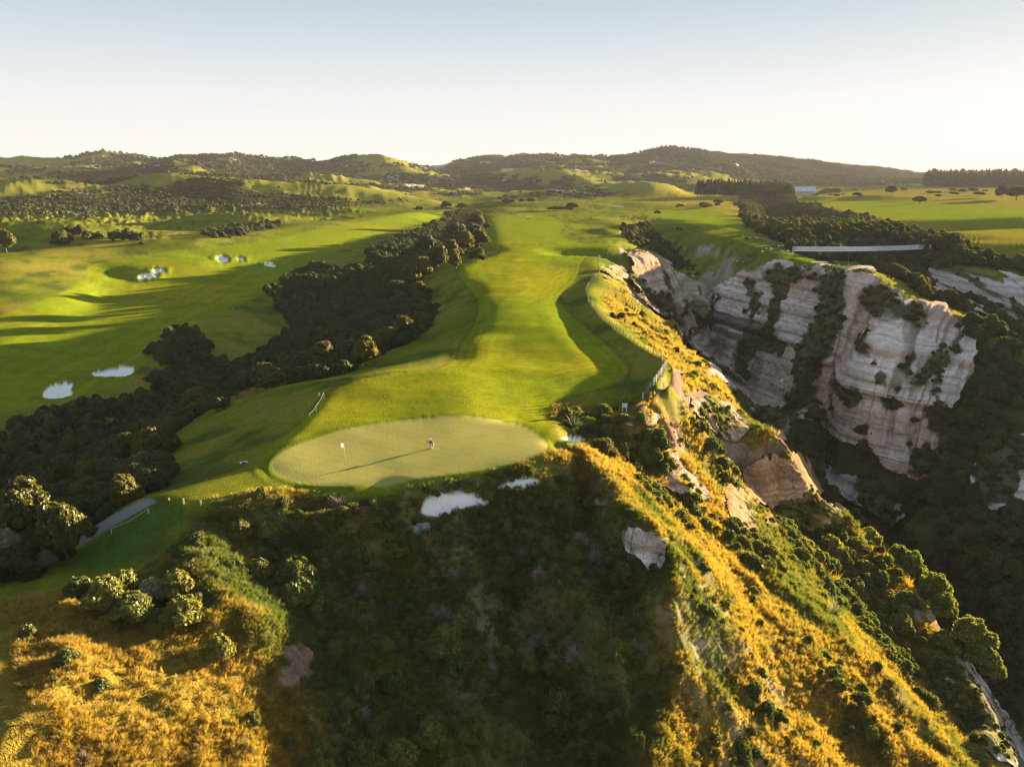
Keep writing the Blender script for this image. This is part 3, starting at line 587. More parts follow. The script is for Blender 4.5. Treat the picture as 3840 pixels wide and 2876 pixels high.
def mat_ground():
    m, nt, ns, ls = newmat('ground_cover')
    o = nd(ns, 'ShaderNodeOutputMaterial'); b = nd(ns, 'ShaderNodeBsdfPrincipled'); b.inputs['Roughness'].default_value = .92; b.inputs['Specular IOR Level'].default_value = 0
    c = nd(ns, 'ShaderNodeAttribute', attribute_name='tint'); k = nd(ns, 'ShaderNodeAttribute', attribute_name='kinds')
    sep = nd(ns, 'ShaderNodeSeparateColor'); ls.new(k.outputs['Color'], sep.inputs[0])
    g = nd(ns, 'ShaderNodeNewGeometry')
    n1 = nd(ns, 'ShaderNodeTexNoise'); n1.inputs['Scale'].default_value = 2.6; n1.inputs['Detail'].default_value = 6; n1.inputs['Roughness'].default_value = .7
    n2 = nd(ns, 'ShaderNodeTexNoise'); n2.inputs['Scale'].default_value = .55; n2.inputs['Detail'].default_value = 5
    mp = nd(ns, 'ShaderNodeMapping'); mp.inputs['Scale'].default_value = (1, 1, .35)
    ls.new(g.outputs['Position'], mp.inputs[0]); ls.new(mp.outputs[0], n1.inputs['Vector']); ls.new(g.outputs['Position'], n2.inputs['Vector'])
    r1 = nd(ns, 'ShaderNodeMapRange'); r1.inputs['From Min'].default_value = .25; r1.inputs['From Max'].default_value = .75; r1.inputs['To Min'].default_value = .55; r1.inputs['To Max'].default_value = 1.4
    ls.new(n1.outputs[0], r1.inputs[0])
    r2 = nd(ns, 'ShaderNodeMapRange'); r2.inputs['From Min'].default_value = .3; r2.inputs['From Max'].default_value = .7; r2.inputs['To Min'].default_value = .85; r2.inputs['To Max'].default_value = 1.15
    ls.new(n2.outputs[0], r2.inputs[0])
    mu = nd(ns, 'ShaderNodeMath', operation='MULTIPLY'); ls.new(r1.outputs[0], mu.inputs[0]); ls.new(r2.outputs[0], mu.inputs[1])
    # smooth on the green, the path and the sand, rough elsewhere
    ad = nd(ns, 'ShaderNodeMath', operation='ADD'); ls.new(sep.outputs[1], ad.inputs[0]); ls.new(sep.outputs[2], ad.inputs[1])
    ad2 = nd(ns, 'ShaderNodeMath', operation='MULTIPLY_ADD'); ls.new(k.outputs['Alpha'], ad2.inputs[0]); ad2.inputs[1].default_value = .35; ls.new(ad.outputs[0], ad2.inputs[2]); ad2.use_clamp = True
    inv = nd(ns, 'ShaderNodeMath', operation='SUBTRACT'); inv.inputs[0].default_value = 1.06; ls.new(ad2.outputs[0], inv.inputs[1]); inv.use_clamp = True
    mf = nd(ns, 'ShaderNodeMix', data_type='FLOAT'); ls.new(inv.outputs[0], mf.inputs[0]); mf.inputs[2].default_value = 1.0; ls.new(mu.outputs[0], mf.inputs[3])
    mx = nd(ns, 'ShaderNodeMix', data_type='RGBA', blend_type='MULTIPLY'); mx.inputs[0].default_value = 1; mx.clamp_result = False
    ls.new(c.outputs['Color'], mx.inputs[6]); ls.new(mf.outputs[0], mx.inputs[7]); ls.new(mx.outputs[2], b.inputs['Base Color'])
    # grass catches low light on its blades: strong fine relief, less of it on mown ground
    n3 = nd(ns, 'ShaderNodeTexNoise'); n3.inputs['Scale'].default_value = 7.0; n3.inputs['Detail'].default_value = 4
    ls.new(mp.outputs[0], n3.inputs['Vector'])
    bs = nd(ns, 'ShaderNodeMath', operation='MULTIPLY_ADD'); ls.new(inv.outputs[0], bs.inputs[0]); bs.inputs[1].default_value = .55; bs.inputs[2].default_value = .12
    bm = nd(ns, 'ShaderNodeBump'); bm.inputs['Distance'].default_value = .35; ls.new(bs.outputs[0], bm.inputs['Strength']); ls.new(n3.outputs[0], bm.inputs['Height'])
    n4 = nd(ns, 'ShaderNodeTexNoise'); n4.inputs['Scale'].default_value = .9; n4.inputs['Detail'].default_value = 8; n4.inputs['Roughness'].default_value = .65; m4 = nd(ns, 'ShaderNodeMapping'); m4.inputs['Scale'].default_value = (1, 1, .45)
    ls.new(g.outputs['Position'], m4.inputs[0]); ls.new(m4.outputs[0], n4.inputs['Vector'])
    b2 = nd(ns, 'ShaderNodeBump'); b2.inputs['Distance'].default_value = 2.2; ls.new(sep.outputs[0], b2.inputs['Strength']); ls.new(n4.outputs[0], b2.inputs['Height']); ls.new(bm.outputs[0], b2.inputs['Normal'])
    bm = b2
    ls.new(bm.outputs[0], b.inputs['Normal']); ls.new(b.outputs[0], o.inputs[0])
    return m
M_GROUND = mat_ground()
# the ground as one survey mesh, cut into the pieces the place is made of
full = grid_mesh('survey', co, quads, {}); VN = np.empty(len(co) * 3, np.float32); full.vertex_normals.foreach_get('vector', VN); VN = VN.reshape(-1, 3); bpy.data.meshes.remove(full)
def fmean(a): a = np.asarray(a, np.float32); return (a[quads[:, 0]] + a[quads[:, 1]] + a[quads[:, 2]] + a[quads[:, 3]]) * .25
cls = np.zeros(len(quads), np.int16)                                    # 0 ground
fD = fmean(DIST); cls[(fD > 700) & (fmean(AMP) > .9)] = 1               # hills
cls[(fmean(m_rock) > .5) & (fD < 480)] = 2                              # cliff
cls[fmean(m_fair) > .5] = 3; cls[fmean(m_green) > .5] = 4; cls[fmean(m_path) > .5] = 5
fX, fY = fmean(X), fmean(Y); sandf = fmean(m_sand) > .5
BN = list(SAND)
if sandf.any():
    cen = np.array([np.mean(SAND[k], axis=0) for k in BN]); sx = fX[sandf]; sy = fY[sandf]
    w = np.argmin((sx[:, None] - cen[None, :, 0]) ** 2 + (sy[:, None] - cen[None, :, 1]) ** 2, axis=1); cls[sandf] = 10 + w
BL_ = {'front': 'white sand bunker below the front edge of the green, wide and scalloped', 'tail': 'thin pale bunker just right of the wide front bunker under the green', 'side': 'small shaded bunker in the bank at the right end of the green',
 'near left': 'ragged white bunker on the left fairway, lowest in the picture', 'long left': 'long white bunker on the left fairway beside the dark gully trees', 'far low': 'lower of two bunkers dug into the mound on the left fairway', 'far high': 'upper of two bunkers dug into the mound on the left fairway',
 'flat a': 'largest of three small bunkers far up the left fairway', 'flat b': 'tiny middle one of three small bunkers far up the left fairway', 'flat c': 'rightmost of three small bunkers far up the left fairway'}
def cut(name, c):
    q = quads[cls == c]
    if not len(q): return None
    u, inv = np.unique(q, return_inverse=True); q2 = inv.reshape(-1, 4).astype(np.int32)
    m = grid_mesh(name, co[u], q2, {'tint': COLA[u], 'kinds': KIND[u]}); m.materials.append(M_GROUND); m.normals_split_custom_set_from_vertices(VN[u])
    o = bpy.data.objects.new(name, m); COL.objects.link(o); return o
for c, nm in ((0, 'ground'), (1, 'hills'), (2, 'cliff'), (3, 'fairway'), (4, 'putting_green'), (5, 'cart_path')):
    o = cut(nm, c)
    if o: tag(o, kind='structure')
for i, k in enumerate(BN):
    o = cut('sand_bunker', 10 + i)
    if o: tag(o, BL_[k], 'bunker', 'sand bunkers of the golf course')

# the evening air: one closed box of thin haze round the whole place
hm = bpy.data.materials.new('haze'); hm.use_nodes = True; hn = hm.node_tree.nodes; hn.clear(); ho = hn.new('ShaderNodeOutputMaterial'); hv = hn.new('ShaderNodeVolumePrincipled')
hv.inputs['Color'].default_value = (.96, .93, .92, 1); hv.inputs['Density'].default_value = .00005; hv.inputs['Anisotropy'].default_value = .5; hm.node_tree.links.new(hv.outputs[0], ho.inputs['Volume'])
hx, hy0, hy1, hz0, hz1 = 24000, -300, 14500, -104, 215
hme = bpy.data.meshes.new('haze'); hme.from_pydata([(a, b, c) for a in (-hx, hx) for b in (hy0, hy1) for c in (hz0, hz1)], [], [(0,1,3,2),(4,6,7,5),(0,4,5,1),(2,3,7,6),(0,2,6,4),(1,5,7,3)]); hme.materials.append(hm)
hob = bpy.data.objects.new('haze', hme); COL.objects.link(hob); tag(hob, 'thin warm evening haze over the whole place', 'haze', None, 'stuff')
# ------------------------------------------------------------------ foliage
def leaf_mat(name, base, alt, mode='OBJ', trans=.35, rough=.6):
    """mode OBJ: colour shifts with the object; mode INST: tone carried by each scattered point"""
    m, nt, ns, ls = newmat(name)
    o = nd(ns, 'ShaderNodeOutputMaterial'); d = nd(ns, 'ShaderNodeBsdfDiffuse'); t = nd(ns, 'ShaderNodeBsdfTranslucent'); g = nd(ns, 'ShaderNodeBsdfGlossy'); g.inputs['Roughness'].default_value = .5
    oi = nd(ns, 'ShaderNodeObjectInfo'); at = nd(ns, 'ShaderNodeAttribute', attribute_name='leaf')
    if mode == 'INST':
        tn = nd(ns, 'ShaderNodeAttribute', attribute_name='tone'); tn.attribute_type = 'INSTANCER'; fac = tn.outputs['Fac']
    else: fac = oi.outputs['Random']
    mx = nd(ns, 'ShaderNodeMix', data_type='RGBA'); mx.inputs[6].default_value = (*base, 1); mx.inputs[7].default_value = (*alt, 1); ls.new(fac, mx.inputs[0])
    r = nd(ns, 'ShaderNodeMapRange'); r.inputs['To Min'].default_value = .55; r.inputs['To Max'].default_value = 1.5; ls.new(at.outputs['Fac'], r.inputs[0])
    m2 = nd(ns, 'ShaderNodeMix', data_type='RGBA', blend_type='MULTIPLY'); m2.inputs[0].default_value = 1; ls.new(mx.outputs[2], m2.inputs[6]); ls.new(r.outputs[0], m2.inputs[7])
    m3 = nd(ns, 'ShaderNodeMix', data_type='RGBA', blend_type='MULTIPLY'); m3.inputs[0].default_value = 1; m3.inputs[7].default_value = (1.25, 1.2, .6, 1); ls.new(m2.outputs[2], m3.inputs[6])
    ls.new(m2.outputs[2], d.inputs[0]); ls.new(m3.outputs[2], t.inputs[0])
    a = nd(ns, 'ShaderNodeMixShader'); a.inputs[0].default_value = trans; ls.new(d.outputs[0], a.inputs[1]); ls.new(t.outputs[0], a.inputs[2])
    b = nd(ns, 'ShaderNodeMixShader'); b.inputs[0].default_value = .03; ls.new(a.outputs[0], b.inputs[1]); ls.new(g.outputs[0], b.inputs[2]); ls.new(b.outputs[0], o.inputs[0])
    return m
def raw_mesh(name, V, Fc, leaf=None, mat=None, smooth=False):
    me = bpy.data.meshes.new(name); V = np.asarray(V, np.float32); Fc = np.asarray(Fc, np.int32)
    me.vertices.add(len(V)); me.vertices.foreach_set('co', V.ravel()); me.loops.add(Fc.size); me.loops.foreach_set('vertex_index', Fc.ravel())
    me.polygons.add(len(Fc)); me.polygons.foreach_set('loop_start', np.arange(0, Fc.size, Fc.shape[1], dtype=np.int32))
    if smooth: me.polygons.foreach_set('use_smooth', np.ones(len(Fc), bool))
    if leaf is not None:
        at = me.attributes.new('leaf', 'FLOAT', 'POINT'); at.data.foreach_set('value', np.asarray(leaf, np.float32))
    if mat: me.materials.append(mat)
    me.update(calc_edges=True); return me
def crown_mesh(name, lobes, per, size, mat, seed, droop=0.0, aspect=1.0, core=True):
    """lobes: (x,y,z,rx,rz); leaf-clump quads over every lobe's skin and a little inside it"""
    r = np.random.default_rng(seed); V = []; Fq = []; lf = []; base = 0
    for (lx, ly_, lz_, rx, rz) in lobes:
        n = int(per * rx * rz)
        d = r.normal(size=(n, 3)); d /= np.linalg.norm(d, axis=1)[:, None]; d[:, 2] = np.where(d[:, 2] < -.35, -d[:, 2], d[:, 2])
        bump = 1 + .16 * np.sin(d[:, 0] * 7 + lx * 3) * np.cos(d[:, 1] * 6 + ly_) + .10 * np.sin(d[:, 2] * 11 + lz_ * 5)
        rad = (.72 + .34 * r.random(n) ** .6) * bump
        c = np.array([lx, ly_, lz_]) + d * rad[:, None] * np.array([rx, rx, rz])
        nrm = d + r.normal(size=(n, 3)) * .55; nrm /= np.linalg.norm(nrm, axis=1)[:, None]
        up = np.tile([0, 0, 1.0], (n, 1)) + r.normal(size=(n, 3)) * .5; tx = np.cross(nrm, up); tx /= np.linalg.norm(tx, axis=1)[:, None] + 1e-9; ty = np.cross(nrm, tx)
        s = size * (.6 + .9 * r.random(n)); tx = tx * s[:, None] * .5; ty = ty * s[:, None] * .5 * aspect
        tip = nrm * s[:, None] * .25
        q = np.stack([c - tx - ty, c + tx - ty * .4 + tip, c + tx * .3 + ty, c - tx * .8 + ty * .5 - tip], 1)
        V.append(q.reshape(-1, 3)); Fq.append(np.arange(base, base + 4 * n).reshape(-1, 4)); base += 4 * n
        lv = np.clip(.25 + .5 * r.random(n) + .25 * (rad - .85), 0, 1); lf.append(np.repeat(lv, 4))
        if core:
            m = 6; k = 8; th = np.linspace(.15, math.pi * .85, m); ph = np.arange(k) * 2 * math.pi / k
            cv = np.array([[lx + .72 * rx * math.sin(a) * math.cos(p), ly_ + .72 * rx * math.sin(a) * math.sin(p), lz_ + .72 * rz * math.cos(a)] for a in th for p in ph])
            cf = [[base + i * k + j, base + i * k + (j + 1) % k, base + (i + 1) * k + (j + 1) % k, base + (i + 1) * k + j] for i in range(m - 1) for j in range(k)]
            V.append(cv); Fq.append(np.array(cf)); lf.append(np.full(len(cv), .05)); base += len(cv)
    return raw_mesh(name, np.concatenate(V), np.concatenate(Fq), np.concatenate(lf), mat)
def tube(V, Fq, p0, p1, r0, r1, k=5):
    p0 = np.array(p0, float); p1 = np.array(p1, float); d = p1 - p0; d /= np.linalg.norm(d) + 1e-9
    a = np.cross(d, [0, 0, 1.0]) if abs(d[2]) < .9 else np.cross(d, [1.0, 0, 0]); a /= np.linalg.norm(a); b = np.cross(d, a); n = len(V)
    for P, rr_ in ((p0, r0), (p1, r1)):
        for j in range(k):
            t = 2 * math.pi * j / k; V.append(tuple(P + (a * math.cos(t) + b * math.sin(t)) * rr_))
    for j in range(k): Fq.append((n + j, n + (j + 1) % k, n + k + (j + 1) % k, n + k + j))
def trunk_mesh(name, h, r0, mat, seed, spread=1.2, limbs=5, lean=.1):
    rg = random.Random(seed); V = []; Fq = []
    top = (rg.uniform(-lean, lean) * h, rg.uniform(-lean, lean) * h, h)
    mid = (top[0] * .4, top[1] * .4, h * .45); tube(V, Fq, (0, 0, -.6), mid, r0, r0 * .7, 6); tube(V, Fq, mid, top, r0 * .7, r0 * .3, 6)
    for i in range(limbs):
        t = rg.uniform(.35, .8); s = (top[0] * t, top[1] * t, h * t); a = rg.uniform(0, 6.28); L = spread * rg.uniform(.6, 1)
        tube(V, Fq, s, (s[0] + L * math.cos(a), s[1] + L * math.sin(a), s[2] + L * rg.uniform(.4, .9)), r0 * .4, r0 * .12, 4)
    return raw_mesh(name, V, Fq, mat=mat)
def lobes_dome(seed, w, h, n, base=.35):
    r = random.Random(seed); L = [(r.uniform(-.06, .06) * w, r.uniform(-.06, .06) * w, h * .58, w * .30, h * .33)]
    for i in range(n):
        a = i * 2.4 + r.uniform(-.4, .4); q = math.sqrt((i + .6) / n) * w * .36; zz = h * (base + .38 * (1 - (q / (w * .4)) ** 2)) + r.uniform(-.10, .14) * h
        s = w * r.uniform(.09, .22); L.append((q * math.cos(a), q * math.sin(a), zz, s, s * r.uniform(.75, 1.05)))
    return L
LEAF = dict(dark=((.026, .044, .014), (.060, .074, .020)), olive=((.055, .062, .012), (.105, .092, .014)), shrub=((.048, .072, .014), (.115, .12, .02)),
            silver=((.10, .115, .075), (.20, .185, .13)), lime=((.10, .12, .016), (.15, .14, .02)), conifer=((.026, .028, .014), (.05, .04, .018)), dead=((.15, .125, .11), (.25, .18, .15)))
LM = {(k, md): leaf_mat('leaves_' + k + ('' if md == 'OBJ' else '_scattered'), v[0], v[1], md, .1 if k == 'dead' else .42) for k, v in LEAF.items() for md in ('OBJ', 'INST')}
BARK = simple('bark', (.12, .09, .065), .9)
def twig_mesh(name, n, h, w, mat, seed):
    r = np.random.default_rng(seed); V = []; Fq = []; lf = []
    for i in range(n):
        a = r.uniform(0, 6.28); e = r.uniform(.2, 1.5); L = r.uniform(.4, 1) * h; b = np.array([math.cos(a) * math.cos(e) * w, math.sin(a) * math.cos(e) * w, math.sin(e)]) * L
        p0 = np.array([0, 0, 0.0]) + b * r.uniform(0, .45); p1 = p0 + b * .55 + r.normal(size=3) * .08 * h
        for k in range(3):
            q = p1 + r.normal(size=3) * .12 * h; s = np.cross(q - p0, r.normal(size=3)); s = s / (np.linalg.norm(s) + 1e-9) * .018 * h
            m = len(V); V += [p0 - s, p0 + s, q + s * .4, q - s * .4]; Fq.append((m, m + 1, m + 2, m + 3)); lf += [r.random()] * 4
    return raw_mesh(name, V, Fq, lf, mat)
def blade_mesh(name, n, h, w, mat, seed, lean=.5, wind=(.35, -.15), wid=.02, rad=.25, droop=.25):
    r = np.random.default_rng(seed); V = []; Fq = []; lf = []
    for i in range(n):
        a = r.uniform(0, 6.28); q = rad * math.sqrt(r.random()); b = np.array([q * math.cos(a), q * math.sin(a), -.05]); L = h * r.uniform(.55, 1.1)
        d = np.array([math.cos(a) * lean * r.random() + wind[0] * r.random(), math.sin(a) * lean * r.random() + wind[1] * r.random(), 1.0]); d /= np.linalg.norm(d)
        m1 = b + d * L * .6; tip = b + d * L + np.array([d[0], d[1], -.6]) * L * droop
        s = np.array([-math.sin(a + 1), math.cos(a + 1), 0]) * wid * r.uniform(.6, 1.3); m = len(V)
        V += [b - s, b + s, m1 + s * .9, m1 - s * .9, tip + s * .2, tip - s * .2]; Fq += [(m, m + 1, m + 2, m + 3), (m + 3, m + 2, m + 4, m + 5)]
        c = r.random(); lf += [c * .4, c * .4, .3 + c * .5, .3 + c * .5, .5 + c * .5, .5 + c * .5]
    return raw_mesh(name, V, Fq, lf, mat)
def conifer_mesh(name, h, w, mat, seed):
    r = random.Random(seed); L = []; n = 9
    for i in range(n):
        t = i / (n - 1.0); rw = w * .5 * (1.05 - t) ** .7 * r.uniform(.8, 1.1) + .3; L.append((r.uniform(-.1, .1) * w, r.uniform(-.1, .1) * w, h * (.22 + .76 * t), rw, h * .09))
    return L

# the kinds ----------------------------------------------------------
PROTO = {}
def proto(kind, crowns, trunk=None): PROTO[kind] = (crowns, trunk)
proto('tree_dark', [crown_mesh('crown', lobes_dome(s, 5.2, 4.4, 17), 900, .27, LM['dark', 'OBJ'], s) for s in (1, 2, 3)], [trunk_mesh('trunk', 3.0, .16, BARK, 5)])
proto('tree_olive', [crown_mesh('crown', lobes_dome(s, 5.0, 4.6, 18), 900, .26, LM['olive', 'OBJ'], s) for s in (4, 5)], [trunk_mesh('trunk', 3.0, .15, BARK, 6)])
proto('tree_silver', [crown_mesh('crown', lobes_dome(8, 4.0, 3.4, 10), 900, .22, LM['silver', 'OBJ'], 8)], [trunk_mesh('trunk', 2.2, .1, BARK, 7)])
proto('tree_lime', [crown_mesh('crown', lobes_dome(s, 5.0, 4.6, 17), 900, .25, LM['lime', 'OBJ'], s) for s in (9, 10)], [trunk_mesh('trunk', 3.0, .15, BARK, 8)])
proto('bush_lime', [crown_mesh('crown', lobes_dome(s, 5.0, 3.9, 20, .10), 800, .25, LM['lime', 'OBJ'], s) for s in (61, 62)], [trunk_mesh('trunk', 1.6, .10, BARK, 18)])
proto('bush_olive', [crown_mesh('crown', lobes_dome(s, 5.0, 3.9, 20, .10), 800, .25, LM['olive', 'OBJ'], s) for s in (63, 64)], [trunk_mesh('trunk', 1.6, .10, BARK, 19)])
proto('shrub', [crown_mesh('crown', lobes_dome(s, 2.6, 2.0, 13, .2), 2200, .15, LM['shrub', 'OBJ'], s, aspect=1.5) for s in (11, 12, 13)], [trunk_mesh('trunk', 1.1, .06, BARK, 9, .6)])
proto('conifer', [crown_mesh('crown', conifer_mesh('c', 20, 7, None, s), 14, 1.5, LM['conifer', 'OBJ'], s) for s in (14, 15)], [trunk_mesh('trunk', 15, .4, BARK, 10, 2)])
proto('dead', [twig_mesh('twigs', 230, 2.0, .8, LM['dead', 'OBJ'], s) for s in (16, 17)], [trunk_mesh('stem', .9, .05, BARK, 11, .5)])
M_FLAX = leaf_mat('flax_leaves', (.05, .075, .045), (.07, .09, .05), 'OBJ', .2); M_PLUME = simple('plume', (.6, .55, .45), .9)
FLAX = blade_mesh('blades', 70, 2.0, 1, M_FLAX, 21, 1.1, (.0, .0), .045, .25, .3)
NCOUNT = {}
def plant(kind, name, x, y, s, label, cat, group=None, rz=None, sz=None, sink=.1, var=None):
    z = ground_z(x, y); crowns, trunk = PROTO[kind]; i = NCOUNT.get(name, 0); NCOUNT[name] = i + 1
    r = bpy.data.objects.new(name, None); COL.objects.link(r); r.empty_display_size = .3
    r.location = (x, y, z - sink); r.rotation_euler = (random.uniform(-.06, .06), random.uniform(-.06, .06), random.uniform(0, 6.28) if rz is None else rz)
    r.scale = (s * random.uniform(.82, 1.2), s * random.uniform(.82, 1.2), s * (random.uniform(.85, 1.15) if sz is None else sz)); tag(r, label, cat, group)
    cm = crowns[(i if var is None else var) % len(crowns)]
    c = bpy.data.objects.new(cm.name.split('.')[0], cm); COL.objects.link(c); c.parent = r
    t = bpy.data.objects.new(trunk[0].name.split('.')[0], trunk[0]); COL.objects.link(t); t.parent = r
    return r

# ground lookup over the finished mesh: each bearing column is a profile
XG = X.reshape(NA, NRW); YG = Y.reshape(NA, NRW); ZG = Z.reshape(NA, NRW)
def ground_z(x, y):
    fa = np.interp(x / y, A_, np.arange(NA)); i = int(min(NA - 2, max(0, fa))); u = fa - i
    za = np.interp(y, GY[i], ZG[i]); zb_ = np.interp(y, GY[i + 1], ZG[i + 1]); return float(za * (1 - u) + zb_ * u)
def ground_hit(U, V):
    dx, dy, dz = ray(U, V); fa = np.interp(dx / dy, A_, np.arange(NA)); i = int(fa); u = fa - i
    zz = ZG[i] * (1 - u) + np.interp(GY[i], GY[i + 1], ZG[i + 1]) * u; d = (CAM_H + dz / dy * GY[i]) - zz
    k = int(np.argmax(d < 0)); k = max(k, 1); f = d[k - 1] / max(1e-6, d[k - 1] - d[k]); y = GY[i, k - 1] + (GY[i, k] - GY[i, k - 1]) * f
    return dx / dy * y, y, CAM_H + dz / dy * y
cell = np.abs(np.gradient(GX, axis=0) * np.gradient(GY, axis=1) - np.gradient(GX, axis=1) * np.gradient(GY, axis=0)).ravel()
INFRAME = (np.abs(X / Y) < .70)
def scatter(dens, seed, cap=60000):
    """pick spots: dens = plants per square metre of plan, per mesh vertex"""
    r = np.random.default_rng(seed); w = dens * cell; tot = w.sum(); n = int(min(cap, tot))
    cs = np.cumsum(w); k = np.searchsorted(cs, r.random(n) * cs[-1]); k = np.minimum(k, len(X) - 1)
    j = np.sqrt(cell[k]); return X[k] + (r.random(n) - .5) * j * .8, Y[k] + (r.random(n) - .5) * j * .8, Z[k], k
def visible_rank(x, y, z, h):
    return h / np.sqrt(x * x + y * y + (z - CAM_H) ** 2)
def stuff(name, protos, x, y, z, s, tone, idx, label, cat, tilt=.08, seed=0, sz=None):
    r = np.random.default_rng(seed); n = len(x)
    me = bpy.data.meshes.new(name); me.vertices.add(n); me.vertices.foreach_set('co', np.stack([x, y, z], 1).astype(np.float32).ravel())
    def att(nm, ty, a, key='value'): me.attributes.new(nm, ty, 'POINT').data.foreach_set(key, np.ascontiguousarray(a).ravel())
    rot = np.stack([r.normal(size=n) * tilt, r.normal(size=n) * tilt, r.random(n) * 6.283], 1).astype(np.float32)
    att('rot', 'FLOAT_VECTOR', rot, 'vector'); scv = np.stack([s, s, s * (r.uniform(.8, 1.2, n) if sz is None else sz)], 1).astype(np.float32)
    att('scl', 'FLOAT_VECTOR', scv, 'vector'); att('tone', 'FLOAT', np.asarray(tone, np.float32)); att('idx', 'INT', np.asarray(idx, np.int32))
    ob = bpy.data.objects.new(name, me); COL.objects.link(ob); tag(ob, label, cat, None, 'stuff')
    ng = bpy.data.node_groups.new(name, 'GeometryNodeTree'); ng.interface.new_socket('Geometry', in_out='INPUT', socket_type='NodeSocketGeometry'); ng.interface.new_socket('Geometry', in_out='OUTPUT', socket_type='NodeSocketGeometry')
    N = ng.nodes; L = ng.links; gi = N.new('NodeGroupInput'); go_ = N.new('NodeGroupOutput'); jn = N.new('GeometryNodeJoinGeometry')
    def na(nm, ty): a = N.new('GeometryNodeInputNamedAttribute'); a.data_type = ty; a.inputs['Name'].default_value = nm; return a.outputs[0]
    rt = na('rot', 'FLOAT_VECTOR'); sc_ = na('scl', 'FLOAT_VECTOR'); ix = na('idx', 'INT')
    mp = N.new('GeometryNodeMeshToPoints'); L.new(gi.outputs[0], mp.inputs['Mesh'])
    for k, pm in enumerate(protos):
        po = bpy.data.objects.new('pattern_' + name, pm)
        oi = N.new('GeometryNodeObjectInfo'); oi.inputs['Object'].default_value = po
        ip = N.new('GeometryNodeInstanceOnPoints'); cp = N.new('FunctionNodeCompare'); cp.data_type = 'INT'; cp.operation = 'EQUAL'; cp.inputs[3].default_value = k
        L.new(ix, cp.inputs[2]); L.new(cp.outputs[0], ip.inputs['Selection']); L.new(mp.outputs[0], ip.inputs['Points']); L.new(oi.outputs['Geometry'], ip.inputs['Instance'])
        L.new(rt, ip.inputs['Rotation']); L.new(sc_, ip.inputs['Scale']); L.new(ip.outputs[0], jn.inputs[0])
    L.new(jn.outputs[0], go_.inputs[0]); md = ob.modifiers.new('scatter', 'NODES'); md.node_group = ng
    return ob
# lighter crowns for what is far off or past counting
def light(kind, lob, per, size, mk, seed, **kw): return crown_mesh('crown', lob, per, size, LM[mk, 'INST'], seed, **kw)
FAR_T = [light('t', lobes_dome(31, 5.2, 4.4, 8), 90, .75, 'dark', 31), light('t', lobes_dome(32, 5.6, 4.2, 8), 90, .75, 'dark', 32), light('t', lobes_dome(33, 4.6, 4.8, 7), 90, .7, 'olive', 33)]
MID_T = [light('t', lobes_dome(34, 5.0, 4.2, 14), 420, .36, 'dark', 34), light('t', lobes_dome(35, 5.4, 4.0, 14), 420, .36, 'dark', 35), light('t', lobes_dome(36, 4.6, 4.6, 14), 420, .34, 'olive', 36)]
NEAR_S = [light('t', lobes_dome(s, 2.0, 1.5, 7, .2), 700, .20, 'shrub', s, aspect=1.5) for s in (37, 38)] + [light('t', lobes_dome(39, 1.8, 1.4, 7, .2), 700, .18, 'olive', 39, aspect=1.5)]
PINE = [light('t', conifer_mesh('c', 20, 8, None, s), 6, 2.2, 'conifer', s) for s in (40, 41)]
M_DRY = leaf_mat('dry_grass', (.066, .092, .016), (.28, .185, .032), 'INST', .45)
TUFT = [blade_mesh('tuft', 44, .62, 1, M_DRY, s, .5, (.6, -.1), .014, .30, .35) for s in (51, 52, 53)]

# where things grow --------------------------------------------------
def P_(pts, sm=1): return outline(pts, sm)
GULLY = P_([(1032,452),(1042,490),(1036,542),(950,562),(915,596),(920,650),(945,684),(940,720),(870,748),(800,778),(760,798),(700,818),(600,834),(540,848),(470,884),(405,950),(365,992),(335,1048),(235,1088),(185,1135),(100,1195),(0,1250),(-60,1260),(-120,1000),(60,935),(110,908),(210,875),(290,852),(325,790),(345,752),(400,712),(430,745),(425,780),(500,800),(590,765),(640,700),(610,650),(590,612),(680,575),(760,600),(830,530),(900,505),(960,472),(1000,455)])
VALLEY = P_([(1600,428),(1640,414),(1690,424),(1720,442),(1780,458),(1870,472),(1905,494),(1960,502),(2040,520),(2100,545),(2140,552),(2250,590),(2400,640),(2400,840),(2300,800)], 1)
g_gul = sdist(GULLY, X, Y, 20)
val = np.zeros(X.shape, np.float32)
vpoly = P_([(1598,428),(1640,413),(1690,423),(1720,442),(1780,458),(1870,473),(1900,500),(1990,508),(2080,530),(2100,556),(2060,580),(2212,590),(2400,640)], 1)[:] 
vp = [hit(u, v)[:2] for u, v in ((1598,430),(1640,413),(1690,423),(1720,442),(1780,458),(1870,473),(1903,496),(1990,508),(2060,525),(2090,545),(2212,575),(2420,640))] + [at_z(2500,860,-35)[:2], at_z(2212,780,-30)[:2], at_z(2110,706,-22)[:2], at_z(2010,652,-14)[:2], at_z(1900,606,-9)[:2], at_z(1874,575,-8)[:2], at_z(1850,572,-8)[:2], at_z(1760,562,-5)[:2]] + [hit(u, v)[:2] for u, v in ((1722,545),(1660,515),(1612,480))]
g_val = sdist(vp, X, Y, 20)
side = sdist(P_([(1336,488),(1370,486),(1420,498),(1450,530),(1490,568),(1530,600),(1560,612),(1545,628),(1500,602),(1450,575),(1420,548),(1395,538),(1350,524)], 1), X, Y, 15)
clump = sdist(P_([(440,502),(470,489),(540,486),(600,479),(622,481),(592,493),(545,500),(532,510),(480,517),(445,514)], 1), X, Y, 15)
rockfree = 1 - m_rock
patch = fbm(X, Y, 22, 3, 201)
d_g = sstep(-1, 2, g_gul + patch * 9) * .5
d_v = sstep(-2, 3, g_val + patch * 8) * .10
d_s = sstep(0, 3, side) * .12 + sstep(0, 2, clump) * .10
